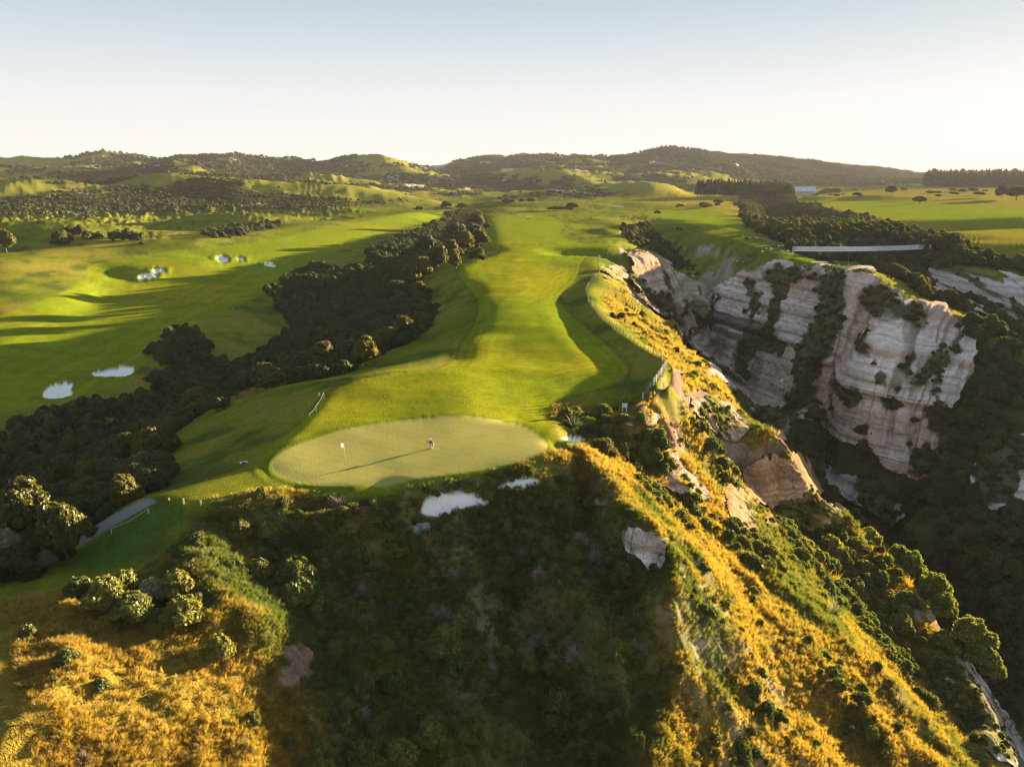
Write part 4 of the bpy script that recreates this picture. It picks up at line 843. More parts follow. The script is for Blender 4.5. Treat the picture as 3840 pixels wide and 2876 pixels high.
gz = gorge * rockfree * (DIST < 460) * sstep(-10, -20, ZB.ravel()) * .2 * sstep(-8, 10, X - 20)
WV = [P_(p, 1) for p in ([(1782,588),(1835,590),(1832,690),(1800,765),(1745,835),(1705,925),(1678,905),(1720,800),(1765,700)], [(1355,603),(1400,635),(1475,640),(1490,700),(1510,790),(1450,730),(1400,668)], [(1655,580),(1700,590),(1760,585),(1765,615),(1700,615),(1690,640),(1665,620)], [(1850,630),(1920,640),(1990,690),(2000,720),(1930,700),(1860,670)], [(1500,650),(1520,640),(1530,740),(1505,760)], [(1800,800),(1860,830),(1880,880),(1820,870)], [(1720,920),(1850,960),(1960,1010),(1900,1080),(1780,1060),(1720,1000)])]
wv = np.maximum.reduce([sstep(-3, 3, sdist(p, X, Y, 14) + fbm(X + Z, Y - Z, 7, 3, 207) * 6) for p in WV])
trough = np.maximum.reduce([sstep(-1.5, 1.5, sdist(P_(p, 1), X, Y, 8) + fbm(X, Y, 5, 3, 209) * 3) for p in (
  [(1650,1110),(1700,1150),(1800,1160),(1860,1180),(1930,1260),(1980,1340),(2040,1440),(2100,1560),(2080,1600),(1960,1480),(1860,1380),(1780,1290),(1700,1210)],
  [(1225,905),(1300,895),(1340,925),(1400,945),(1425,985),(1440,1030),(1390,1010),(1350,1000),(1290,960),(1250,940)], [(1340,1045),(1440,1062),(1590,1150),(1660,1225),(1640,1250),(1540,1180),(1430,1105)],
  [(1590,1100),(1650,1180),(1700,1260),(1740,1310),(1700,1300),(1640,1230)], [(1560,1490),(1640,1480),(1700,1560),(1720,1680),(1560,1680)], [(1740,1430),(1800,1440),(1880,1540),(1900,1620),(1840,1600),(1760,1520)],
  [(1500,850),(1530,900),(1560,980),(1600,1060),(1560,1040),(1500,960)], [(560,1130),(680,1180),(700,1330),(620,1320),(570,1220)], [(880,1330),(960,1350),(1020,1440),(1000,1500),(900,1430)], [(1500,1290),(1560,1300),(1600,1360),(1540,1350)])])
mound = (sdist(P_([(90,532),(150,500),(200,505),(260,512),(310,520),(330,528),(250,530),(150,535)], 1), X, Y, 10) > 0) * sstep(.0, .3, fbm(X, Y, 18, 3, 215)) * .04
d_small = np.clip(d_g + d_s, 0, .5) * INFRAME
for _p in ([(1546,634),(1600,590),(1700,559),(1872,576),(1944,636),(2022,662),(2090,720),(2120,800),(2085,860),(2040,940),(2060,1040),(1960,1020),(1900,985),(1800,950),(1720,915),(1690,960),(1600,880),(1500,780),(1460,715),(1500,690)], [(2006,605),(2075,583),(2200,590),(2290,600),(2290,750),(2212,735),(2150,700),(2080,665),(2020,640)], [(2090,1010),(2160,990),(2200,930),(2290,920),(2290,1120),(2212,1110),(2120,1080)], [(1740,985),(1850,1010),(1930,1060),(1990,1110),(1960,1150),(1860,1120),(1800,1080),(1760,1040)]):
    _e = sstep(1, -3, sdist(P_(_p, 1), X, Y, 14)); gz = gz * _e; d_v = d_v * _e
D_mid = np.clip(d_v + gz * .9 + mound, 0, .2) * INFRAME
# near gully: trees as things, the rest of the canopy as one mass
x, y, z, k = scatter(d_small, 301, 18000)
sz_ = np.random.default_rng(5).uniform(.32, .85, len(x)); rank = visible_rank(x, y, z, 4.5 * sz_)
o = np.argsort(-rank); big_i = o[:280]; rest = o[280:]
for n, i in enumerate(big_i):
    kd = 'tree_dark' if (n * 7) % 10 < 8 else 'tree_olive'
    plant(kd, 'gully_tree' if kd == 'tree_dark' else 'olive_tree', x[i], y[i], sz_[i], 'dark evergreen tree in the bush that fills the gully left of the fairway' if kd == 'tree_dark' else 'olive green tree among the dark trees of the gully left of the fairway', 'tree', 'trees in the gully left of the fairway' if kd == 'tree_dark' else 'olive green trees in the gully', sink=.9)
stuff('gully_bush', MID_T, x[rest], y[rest], z[rest] - .9, sz_[rest], np.random.default_rng(1).random(len(rest)), np.random.default_rng(2).choice(3, len(rest), p=(.45, .43, .12)), 'dark evergreen bush filling the gully beyond the nearer trees', 'bush')
x, y, z, k = scatter(D_mid, 302, 16000); r_ = np.random.default_rng(6)
stuff('valley_bush', MID_T, x, y, z - .9, r_.uniform(.5, 1.3, len(x)) * np.clip(.45 + DIST[k] / 500, .7, 1.15), r_.random(len(x)), r_.choice(3, len(x), p=(.45, .43, .12)), 'dense dark bush over the gorge sides and the valley behind the cliff', 'bush')
# hills
hillw = far * (1 - past) * sstep(.8, 1.6, AMP) * INFRAME
x, y, z, k = scatter(hillw * .03 * np.clip(1200 / np.maximum(DIST, 1), .2, 1.4), 303, 90000); r_ = np.random.default_rng(7)
stuff('hill_bush', FAR_T, x, y, z - 1, r_.uniform(.45, 1.05, len(x)) * np.clip(DIST[k] / 1500, .75, 1.7), r_.random(len(x)), r_.choice(3, len(x), p=(.42, .4, .18)), 'dark bush covering the folds of the distant hills', 'bush')
pf = sdist([hit(u, v)[:2] for u, v in ((1400,340),(1440,331),(1532,338),(1656,347),(1739,356),(1870,363),(1955,376),(1960,390),(1800,388),(1660,372),(1560,352),(1480,345))], X, Y, 300)
x, y, z, k = scatter(sstep(-120, 60, pf) * INFRAME * .010, 304, 30000); r_ = np.random.default_rng(8)
stuff('ridge_pines', PINE, x, y, z - 1, r_.uniform(.34, .6, len(x)), r_.random(len(x)), r_.integers(0, 2, len(x)), 'dark pine plantation along the far ridge on the right', 'pines')
r_ = np.random.default_rng(9); n = 900; U_ = r_.uniform(1996, 2330, n); D_ = r_.uniform(2050, 2400, n)
pp = np.array([at_y(u, 400, d) for u, d in zip(U_, D_)]); gzv = np.array([ground_z(a, b) for a, b in pp[:, :2]])
stuff('shelter_pines', PINE, pp[:, 0], pp[:, 1], gzv - 1, r_.uniform(1.3, 1.75, n), r_.random(n), r_.integers(0, 2, n), 'tall dark pine belt behind the fields at the right edge', 'pines')
# standing grass on the wild slopes
gw = np.maximum(wild * (DIST < 260), sstep(.0, .6, m_bowl)) * (1 - m_rock) * (1 - m_sand) * (1 - m_path) * (1 - fm) * (1 - m_bank) * (g_gul < 0)
gd = np.clip(21 * (75 / np.maximum(DIST, 40)) ** 2.0, 0, 26) * (.25 + .75 * sstep(-.25, .15, fbm(X, Y, 3.5, 3, 231))) * gw * (np.abs(X / Y) < .68)
x, y, z, k = scatter(gd * (DIST < 230), 305, 125000); r_ = np.random.default_rng(10)
tone = np.clip(dry[k] * .9 - .72 * m_bowl[k] + .16 * r_.normal(size=len(x)), 0, 1)
stuff('long_grass', TUFT, x, y, z, r_.uniform(.6, 1.25, len(x)) * np.clip(DIST[k] / 85, .8, 1.7), tone, r_.integers(0, 3, len(x)), 'long dry grass standing on the slopes below the green', 'grass', tilt=.2)
# small shrubs among the grass
sw = trough * (1 - m_sand) * (1 - m_rock * .6) * .75 * (np.abs(X / Y) < .68) + gw * sstep(.08, .3, fbm(X, Y, 6, 3, 221) + .20 * m_bowl) * (.22 + .8 * m_bowl) * (DIST < 230) * (np.abs(X / Y) < .68)
x, y, z, k = scatter(sw, 306, 9000); r_ = np.random.default_rng(11); s2 = r_.uniform(.35, 1.0, len(x)) * (1 + .3 * trough[k]) * np.clip(DIST[k] / 110, .75, 1.4); rank = visible_rank(x, y, z, s2); o = np.argsort(-rank)
for i in o[:240]:
    plant('shrub', 'shrub', x[i], y[i], s2[i] * .8, 'small round green shrub among the long grass of the steep slopes', 'shrub', 'shrubs scattered over the grassy slopes', sink=.15)
o = o[240:]
stuff('low_scrub', NEAR_S, x[o], y[o], z[o] - .1, s2[o] * .9, r_.random(len(o)), r_.integers(0, 3, len(o)), 'low green scrub scattered over the cliff slopes', 'scrub')
bw_ = sstep(.3, .9, m_bowl) * (g_gul < 0) * (1 - m_sand) * (DIST < 130)
x, y, z, k = scatter(bw_ * .05, 309, 80); rq = random.Random(4)
for i in range(len(x)):
    kd = rq.choice(['tree_lime', 'dead', 'shrub', 'tree_olive', 'tree_lime', 'tree_lime', 'shrub']); bwid = {'dead': 1.0, 'shrub': 1.0}.get(kd, .42)
    plant({'tree_lime': 'bush_lime', 'tree_olive': 'bush_olive'}.get(kd, kd), 'slope_' + {'tree_lime': 'lime_bush', 'dead': 'dead_bush', 'shrub': 'green_bush', 'tree_olive': 'olive_bush'}[kd], x[i], y[i], bwid * rq.uniform(.5, 1.0), {'tree_lime': 'small yellow-green bush in the shaded slope below the green', 'dead': 'bare grey-pink bush in the shaded slope below the green', 'shrub': 'rounded dark green bush in the shaded slope below the green', 'tree_olive': 'small olive bush in the shaded slope below the green'}[kd], 'bush', {'tree_lime': 'yellow-green bushes of the shaded slope', 'dead': 'bare bushes of the shaded slope', 'shrub': 'green bushes of the shaded slope', 'tree_olive': 'olive bushes of the shaded slope'}[kd], sink=.1)
# ------------------------------------------------------------------ rock faces: fine sheets of real ledges and flutes standing on the coarse ground
def inside(P, u, v):
    P = np.array(P, float); ins = np.zeros(u.shape, bool); d = np.full(u.shape, 1e9)
    for i in range(len(P)):
        ax, ay = P[i]; bx, by = P[(i + 1) % len(P)]; ex, ey = bx - ax, by - ay
        t = np.clip(((u - ax) * ex + (v - ay) * ey) / (ex * ex + ey * ey + 1e-9), 0, 1); d = np.minimum(d, (u - ax - ex * t) ** 2 + (v - ay - ey * t) ** 2)
        c = (ay > v) != (by > v); ins ^= c & (u < ex * (v - ay) / (ey if abs(ey) > 1e-9 else 1e-9) + ax)
    return np.sqrt(d) * np.where(ins, 1, -1)
def rock_sheet(poly, k, pal, step=1.15, off=.5, rag=6, seed=0, strata=3.0, dip=.03, dark=None, growth=.5, gcol=(.035, .045, .014), veg=None):
    P = np.array(poly, float); us = np.arange(P[:, 0].min(), P[:, 0].max(), step); vs_ = np.arange(P[:, 1].min(), P[:, 1].max(), step); nu, nv = len(us), len(vs_)
    Yh = np.empty((nu, nv)); cu = smooth_poly([tuple(p) for p in poly], 2)
    for a, U in enumerate(us):
        dx, _, _ = ray(U, 500)
        px, py = U / SC - 512., vs_ / SC - 383.; dyv = F * CT - py * ST; dzv = -F * ST - py * CT
        # the bearing plane x/y varies a little with V; take each V on its own bearing but share columns
        fa = np.interp(px / dyv, A_, np.arange(NA)); 
        for b in range(nv):
            i = int(fa[b]); w = fa[b] - i; col = i if w < .5 else i + 1
            Yc, Zc = GY[col], ZG[col]; d = (CAM_H + dzv[b] / dyv[b] * Yc) - Zc; q = int(np.argmax(d < 0)); q = max(1, q); f = d[q - 1] / max(1e-6, d[q - 1] - d[q]); Yh[a, b] = Yc[q - 1] + (Yc[q] - Yc[q - 1]) * f
    m = inside(cu, *np.meshgrid(us, vs_, indexing='ij'))
    # keep depth continuous inside, then soften it
    Ls = np.log(Yh); med = np.median(Ls[m > 0]) if (m > 0).any() else Ls.mean(); Ls = np.clip(Ls, med - .35, med + .35)
    Ls = blur(blur(blur(blur(Ls.astype(np.float32), 7, 0), 5, 1), 7, 0), 5, 1).astype(float); Yh = np.exp(Ls)
    Ug, Vg = np.meshgrid(us, vs_, indexing='ij'); px = Ug / SC - 512.; py = Vg / SC - 383.; dyv = F * CT - py * ST; dzv = -F * ST - py * CT
    x = px / dyv * Yh; y = Yh.copy(); z = CAM_H + dzv / dyv * Yh
    T1 = np.stack([np.gradient(q, axis=0) for q in (x, y, z)], -1); T2 = np.stack([np.gradient(q, axis=1) for q in (x, y, z)], -1); n = np.cross(T1, T2); n /= np.linalg.norm(n, axis=-1)[..., None] + 1e-9
    flip = np.sign((n * np.stack([-x, -y, CAM_H - z], -1)).sum(-1)); n *= flip[..., None]; nh = n.copy(); nh[..., 2] *= .35
    nh = np.stack([blur(blur(nh[..., q].astype(np.float32), 8, 0), 8, 1) for q in range(3)], -1); nh /= np.linalg.norm(nh, axis=-1)[..., None] + 1e-9
    hx_, hy_ = nh[..., 0].mean(), nh[..., 1].mean(); L = math.hypot(hx_, hy_) + 1e-9; s = x * (-hy_ / L) + y * (hx_ / L)       # metres along the face
    zb = z + fbm(s, s * 0 + seed, 40 * k, 2, seed + 1) * 1.6 * k + s * dip
    def stp(w, sd): v = vn(zb / w, zb * 0 + sd, seed + sd); return np.tanh((v - .5) * 13) * .5
    disp = k * (fbm(s, z * .4, 24 * k, 2, seed + 2) * .9 + ridged(s + z * .12, z * .10, 8 * k, 3, seed + 3) * .34 + ridged(s, z * .18, 2.6 * k, 2, seed + 4) * .22 + stp(strata, 5) * .62 + stp(strata * .33, 6) * .34 + fbm(s, z * 1.6, 1.4 * k, 3, seed + 7) * .42 + np.minimum(ridged(s, z * .12, 3.3 * k, 2, seed + 27), .55) * -.35)
    lo = vn(zb / (strata * 1.6), zb * 0 + 9, seed + 8); notch = sstep(.62, .72, lo) * sstep(-.2, .2, fbm(s, z * .2, 18 * k, 2, seed + 9)); disp -= notch * .9 * k
    disp = disp + off * k + 1.2 * k * .5
    x = x + nh[..., 0] * disp; y = y + nh[..., 1] * disp; z = z + nh[..., 2] * disp
    edge = m / SC * (Yh / 820.)                                                       # metres from the outline
    keep = edge + fbm(s, z, 5 * k, 4, seed + 10) * rag * k * .5 > 0
    for i in range(2): pass
    sh = x.shape; c = np.empty((x.size, 3), np.float32); c[:] = pal[0]; zf = zb.ravel(); sf = s.ravel(); z1 = z.ravel()
    band = vn(zf / (strata * .8), zf * 0 + 11, seed + 11); fine = vn(zf / (strata * .22), zf * 0 + 12, seed + 12)
    c = mixc(c, pal[1], sstep(.5, .7, band)); c = mixc(c, pal[2], sstep(.45, .25, band) * .8); c = mixc(c, pal[3], sstep(.62, .8, fine) * .55 + notch.ravel() * .5)
    c = mixc(c, pal[3], sstep(.1, .55, fbm(sf, z1 * .35, 16 * k, 4, seed + 13)) * .6)
    c = mixc(c, tuple(q * .45 for q in pal[3]), sstep(.30, .75, ridged(sf, z1 * .07, 2.2 * k, 3, seed + 14)) * sstep(-.2, .3, fbm(sf, z1 * .3, 12 * k, 2, seed + 15)) * .75)   # water stains
    c *= (1 + .22 * fbm(sf, z1, .9 * k, 3, seed + 16))[:, None]; c *= (1 + .16 * fbm(sf, z1 * .5, 6 * k, 2, seed + 17))[:, None]
    if dark is not None:
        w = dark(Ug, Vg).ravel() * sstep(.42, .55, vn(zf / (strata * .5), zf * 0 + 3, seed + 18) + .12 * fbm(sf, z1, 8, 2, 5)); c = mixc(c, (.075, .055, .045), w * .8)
    gp = fbm(sf * 1.0, z1 * .8, 7 * k, 5, seed + 19) + .3 * notch.ravel()
    gm = sstep(1 - growth, 1 - growth + .12, gp + .5)
    if veg is not None: gm = np.maximum(gm, veg(Ug, Vg).ravel())
    c = mixc(c, gcol, gm * .92)
    c = np.clip(c, .01, .72)
    V = np.stack([x, y, z], -1).reshape(-1, 3).astype(np.float32)
    ii = (np.arange(nu - 1)[:, None] * nv + np.arange(nv - 1)[None, :]).ravel(); q = np.stack([ii, ii + nv, ii + nv + 1, ii + 1], 1)
    kp = keep.ravel(); q = q[kp[q].all(axis=1)]
    fl = flip.mean() > 0; 
    u_, inv = np.unique(q, return_inverse=True); q2 = inv.reshape(-1, 4).astype(np.int32)
    if not fl: q2 = q2[:, ::-1].copy()
    kd = np.zeros((len(u_), 4), np.float32); kd[:, 0] = .35 * min(1, k) * (1 - gm[u_] * .5)
    me_ = grid_mesh('cliff', V[u_], q2, {'tint': np.concatenate([c[u_], np.ones((len(u_), 1), np.float32)], 1), 'kinds': kd}); me_.materials.append(M_GROUND)
    o = bpy.data.objects.new('cliff', me_); COL.objects.link(o); tag(o, kind='structure')
    g_ = kp & (gm > .5); return V[g_], V
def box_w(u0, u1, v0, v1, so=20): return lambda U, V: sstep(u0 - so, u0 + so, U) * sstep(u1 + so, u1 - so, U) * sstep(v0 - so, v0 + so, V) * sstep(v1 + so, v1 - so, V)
def blobs(*ps, so=10):
    def f(U, V): return np.maximum.reduce([sstep(-so, so, inside(smooth_poly([tuple(p) for p in q], 1), U, V) + fbm(U, V, 26, 4, 77) * 26) for q in ps])
    return f
CREAM = ((.55,.49,.445), (.46,.375,.325), (.62,.575,.53), (.36,.245,.185)); GREY = ((.48,.44,.42), (.40,.35,.32), (.56,.53,.50), (.31,.22,.18)); BROWN = ((.36,.235,.13), (.27,.16,.085), (.44,.33,.21), (.20,.10,.055)); PALE = ((.40,.32,.25), (.34,.255,.19), (.47,.40,.32), (.27,.17,.105))
gpts = []
V1 = blobs([(1782,588),(1835,590),(1832,690),(1800,765),(1745,835),(1712,925),(1686,905),(1722,800),(1765,700)], [(1655,578),(1760,582),(1765,606),(1700,612),(1690,630),(1665,612)], [(1850,630),(1920,640),(1990,690),(1990,720),(1930,700),(1860,670)], [(1800,810),(1850,835),(1870,870),(1820,860)])
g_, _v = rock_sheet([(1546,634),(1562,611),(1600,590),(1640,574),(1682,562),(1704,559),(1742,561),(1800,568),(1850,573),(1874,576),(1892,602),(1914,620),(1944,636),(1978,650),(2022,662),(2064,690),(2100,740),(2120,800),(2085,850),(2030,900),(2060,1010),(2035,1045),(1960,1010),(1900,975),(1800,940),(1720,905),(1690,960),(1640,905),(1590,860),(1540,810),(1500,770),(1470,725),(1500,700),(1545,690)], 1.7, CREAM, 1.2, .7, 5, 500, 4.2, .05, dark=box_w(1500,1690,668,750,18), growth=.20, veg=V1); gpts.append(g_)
g_, _v = rock_sheet([(1356,552),(1380,549),(1402,551),(1422,560),(1440,573),(1457,587),(1480,596),(1500,606),(1524,616),(1544,632),(1548,700),(1500,770),(1470,735),(1440,705),(1415,682),(1388,658),(1366,632),(1350,606)], 1.3, PALE, 1.1, .6, 4, 540, 3.6, .03, growth=.18, veg=blobs([(1350,590),(1372,592),(1400,640),(1455,640),(1470,690),(1480,740),(1440,705),(1400,665),(1355,625)])); gpts.append(g_)
g_, _v = rock_sheet([(2006,605),(2040,590),(2075,583),(2110,600),(2150,590),(2200,590),(2290,600),(2290,760),(2212,745),(2150,700),(2080,665),(2020,640)], 1.5, GREY, 1.3, .6, 12, 560, 4.0, .02, growth=.5); gpts.append(g_)
g_, _v = rock_sheet([(2090,1010),(2160,990),(2200,930),(2290,920),(2290,1120),(2212,1110),(2120,1080)], 1.4, GREY, 1.5, .6, 8, 570, 4.0, .02, growth=.3); gpts.append(g_)
g_, _v = rock_sheet([(1740,985),(1850,1010),(1930,1060),(1990,1110),(1960,1150),(1860,1120),(1800,1080),(1760,1040)], 1.4, GREY, 1.5, .6, 8, 580, 4.0, .02, growth=.3); gpts.append(g_)
far_g = np.concatenate(gpts)
r_ = np.random.default_rng(33); s_i = r_.choice(len(far_g), min(900, len(far_g)), replace=False); q = far_g[s_i]
stuff('cliff_growth', MID_T, q[:, 0], q[:, 1], q[:, 2] - .7, r_.uniform(.16, .55, len(q)), r_.random(len(q)), r_.integers(0, 3, len(q)), 'dark bushes clinging to the pale gorge cliffs', 'bush')
# near crags
near_g = []
for poly, k, pal, sd, st, gr in (
  ([(1345,1140),(1372,1136),(1410,1148),(1432,1173),(1443,1210),(1434,1228),(1400,1224),(1370,1203),(1349,1170)], .34, CREAM, 600, 1.3, .04),
  ([(1335,914),(1370,897),(1420,890),(1452,905),(1480,960),(1484,1000),(1455,992),(1438,952),(1415,927),(1370,918)], .42, PALE, 610, 1.4, .36),
  ([(1495,850),(1545,856),(1605,900),(1618,930),(1600,955),(1562,952),(1530,935),(1503,908),(1486,870)], .5, PALE, 620, 1.6, .36),
  ([(1412,957),(1432,960),(1500,1035),(1545,1080),(1500,1080),(1440,1052),(1402,1010)], .42, PALE, 630, 1.4, .46),
  ([(1605,1010),(1640,985),(1690,976),(1735,974),(1750,1000),(1768,1035),(1778,1060),(1740,1070),(1690,1074),(1640,1104),(1598,1075),(1590,1040)], .55, BROWN, 640, 1.9, .30),
  ([(1640,1092),(1720,1086),(1800,1083),(1826,1104),(1822,1136),(1720,1146),(1645,1134)], .5, BROWN, 650, 1.6, .36),
  ([(1560,1030),(1600,1075),(1640,1150),(1668,1225),(1645,1245),(1600,1160),(1556,1090)], .42, BROWN, 660, 1.3, .42),
  ([(2052,1428),(2095,1420),(2125,1470),(2195,1560),(2220,1650),(2150,1655),(2080,1545),(2030,1500)], .5, GREY, 670, 1.6, .5),
  ([(1292,574),(1345,572),(1352,606),(1312,606)], .8, PALE, 710, 2.4, .35),
  ([(1280,1063),(1303,1072),(1312,1090),(1288,1087)], .3, PALE, 720, 1.2, .3)):
    try: g_, _v = rock_sheet(poly, k, pal, .9, .45, 4, sd, st, .04, growth=gr, gcol=(.10, .10, .02)); near_g.append(g_)
    except Exception as ex: print('sheet', sd, ex)
near_g = np.concatenate(near_g); s_i = r_.choice(len(near_g), min(420, len(near_g)), replace=False); q = near_g[s_i]
stuff('crag_growth', NEAR_S, q[:, 0], q[:, 1], q[:, 2] - .25, r_.uniform(.2, .6, len(q)), r_.random(len(q)), r_.integers(0, 3, len(q)), 'small plants rooted in the near rock faces', 'scrub')
# ------------------------------------------------------------------ made things
W = {k: simple(k, c, r, 0, n, s) for k, (c, r, n, s) in dict(white_paint=((.78,.77,.74),.5,.05,5), dark_cloth=((.012,.013,.03),.9,.1,20), white_cloth=((.75,.72,.70),.9,.05,20), skin=((.50,.28,.19),.6,.05,20),
    steel=((.35,.35,.36),.35,.1,20), black=((.02,.02,.022),.6,.1,20), timber=((.27,.22,.17),.85,.3,14), pale_timber=((.46,.43,.38),.85,.2,14), hair=((.55,.5,.45),.9,.1,30), rope=((.74,.70,.58),.9,.1,30), wool=((.62,.57,.48),.95,.15,9),
    face_dark=((.30,.26,.22),.9,.1,9), roof_blue=((.42,.50,.62),.5,.08,.6), wall_pale=((.55,.52,.5),.8,.08,.6), window=((.10,.12,.15),.2,.05,1), cart_body=((.35,.33,.30),.4,.05,5), orange=((.75,.30,.08),.6,.1,9), tin=((.33,.42,.42),.55,.25,3), bridge_white=((.52,.56,.62),.6,.12,.7), shoe=((.72,.70,.68),.6,.05,9)).items()}
def new_empty(name, loc, rz=0, label=None, cat=None, group=None, s=1):
    o = bpy.data.objects.new(name, None); COL.objects.link(o); o.location = loc; o.rotation_euler = (0, 0, rz); o.scale = (s, s, s); return tag(o, label, cat, group)
def part(name, bm, mat, parent, smooth=False):
    me = bpy.data.meshes.new(name); bm.to_mesh(me); bm.free(); me.materials.append(mat)
    if smooth:
        for p in me.polygons: p.use_smooth = True
    o = bpy.data.objects.new(name, me); COL.objects.link(o); o.parent = parent; return o
def bbox(c, s, rot=None, bev=0.0):
    bm = bmesh.new(); bmesh.ops.create_cube(bm, size=1); bmesh.ops.scale(bm, vec=s, verts=bm.verts)
    if bev: bmesh.ops.bevel(bm, geom=bm.edges[:], offset=bev, segments=1, affect='EDGES')
    if rot: bmesh.ops.rotate(bm, matrix=Matrix.Rotation(rot[0], 3, rot[1]), verts=bm.verts)
    bmesh.ops.translate(bm, vec=c, verts=bm.verts); return bm
def join(*bms):
    out = bmesh.new()
    for b in bms:
        m = bpy.data.meshes.new('t'); b.to_mesh(m); out.from_mesh(m); b.free(); bpy.data.meshes.remove(m)
    return out
def btube(pts, r, k=6):
    V = []; Fq = []
    for i in range(len(pts) - 1):
        ra, rb = (r if not isinstance(r, (list, tuple)) else r[i]), (r if not isinstance(r, (list, tuple)) else r[i + 1]); tube(V, Fq, pts[i], pts[i + 1], ra, rb, k)
    bm = bmesh.new(); vs_ = [bm.verts.new(v) for v in V]
    for f in Fq: bm.faces.new([vs_[i] for i in f])
    for i in range(0, len(V), 2 * k):
        bm.faces.new(vs_[i:i + k][::-1]); bm.faces.new(vs_[i + k:i + 2 * k])
    return bm
def bball(c, s, sub=2):
    bm = bmesh.new(); bmesh.ops.create_icosphere(bm, subdivisions=sub, radius=1); bmesh.ops.scale(bm, vec=s, verts=bm.verts); bmesh.ops.translate(bm, vec=c, verts=bm.verts); return bm
def skin(name, J, E, mat, parent, sub=1, root=0):
    me = bpy.data.meshes.new(name); me.from_pydata([j[:3] for j in J], E, []); me.materials.append(mat); o = bpy.data.objects.new(name, me); COL.objects.link(o); o.parent = parent
    md = o.modifiers.new('skin', 'SKIN'); md.use_smooth_shade = True
    for i, j in enumerate(J):
        r = j[3]; me.skin_vertices[0].data[i].radius = r if isinstance(r, tuple) else (r, r)
    me.skin_vertices[0].data[root].use_root = True
    s2 = o.modifiers.new('sub', 'SUBSURF'); s2.levels = s2.render_levels = sub; return o
def chain(n0, n): return [(n0 + i, n0 + i + 1) for i in range(n - 1)]

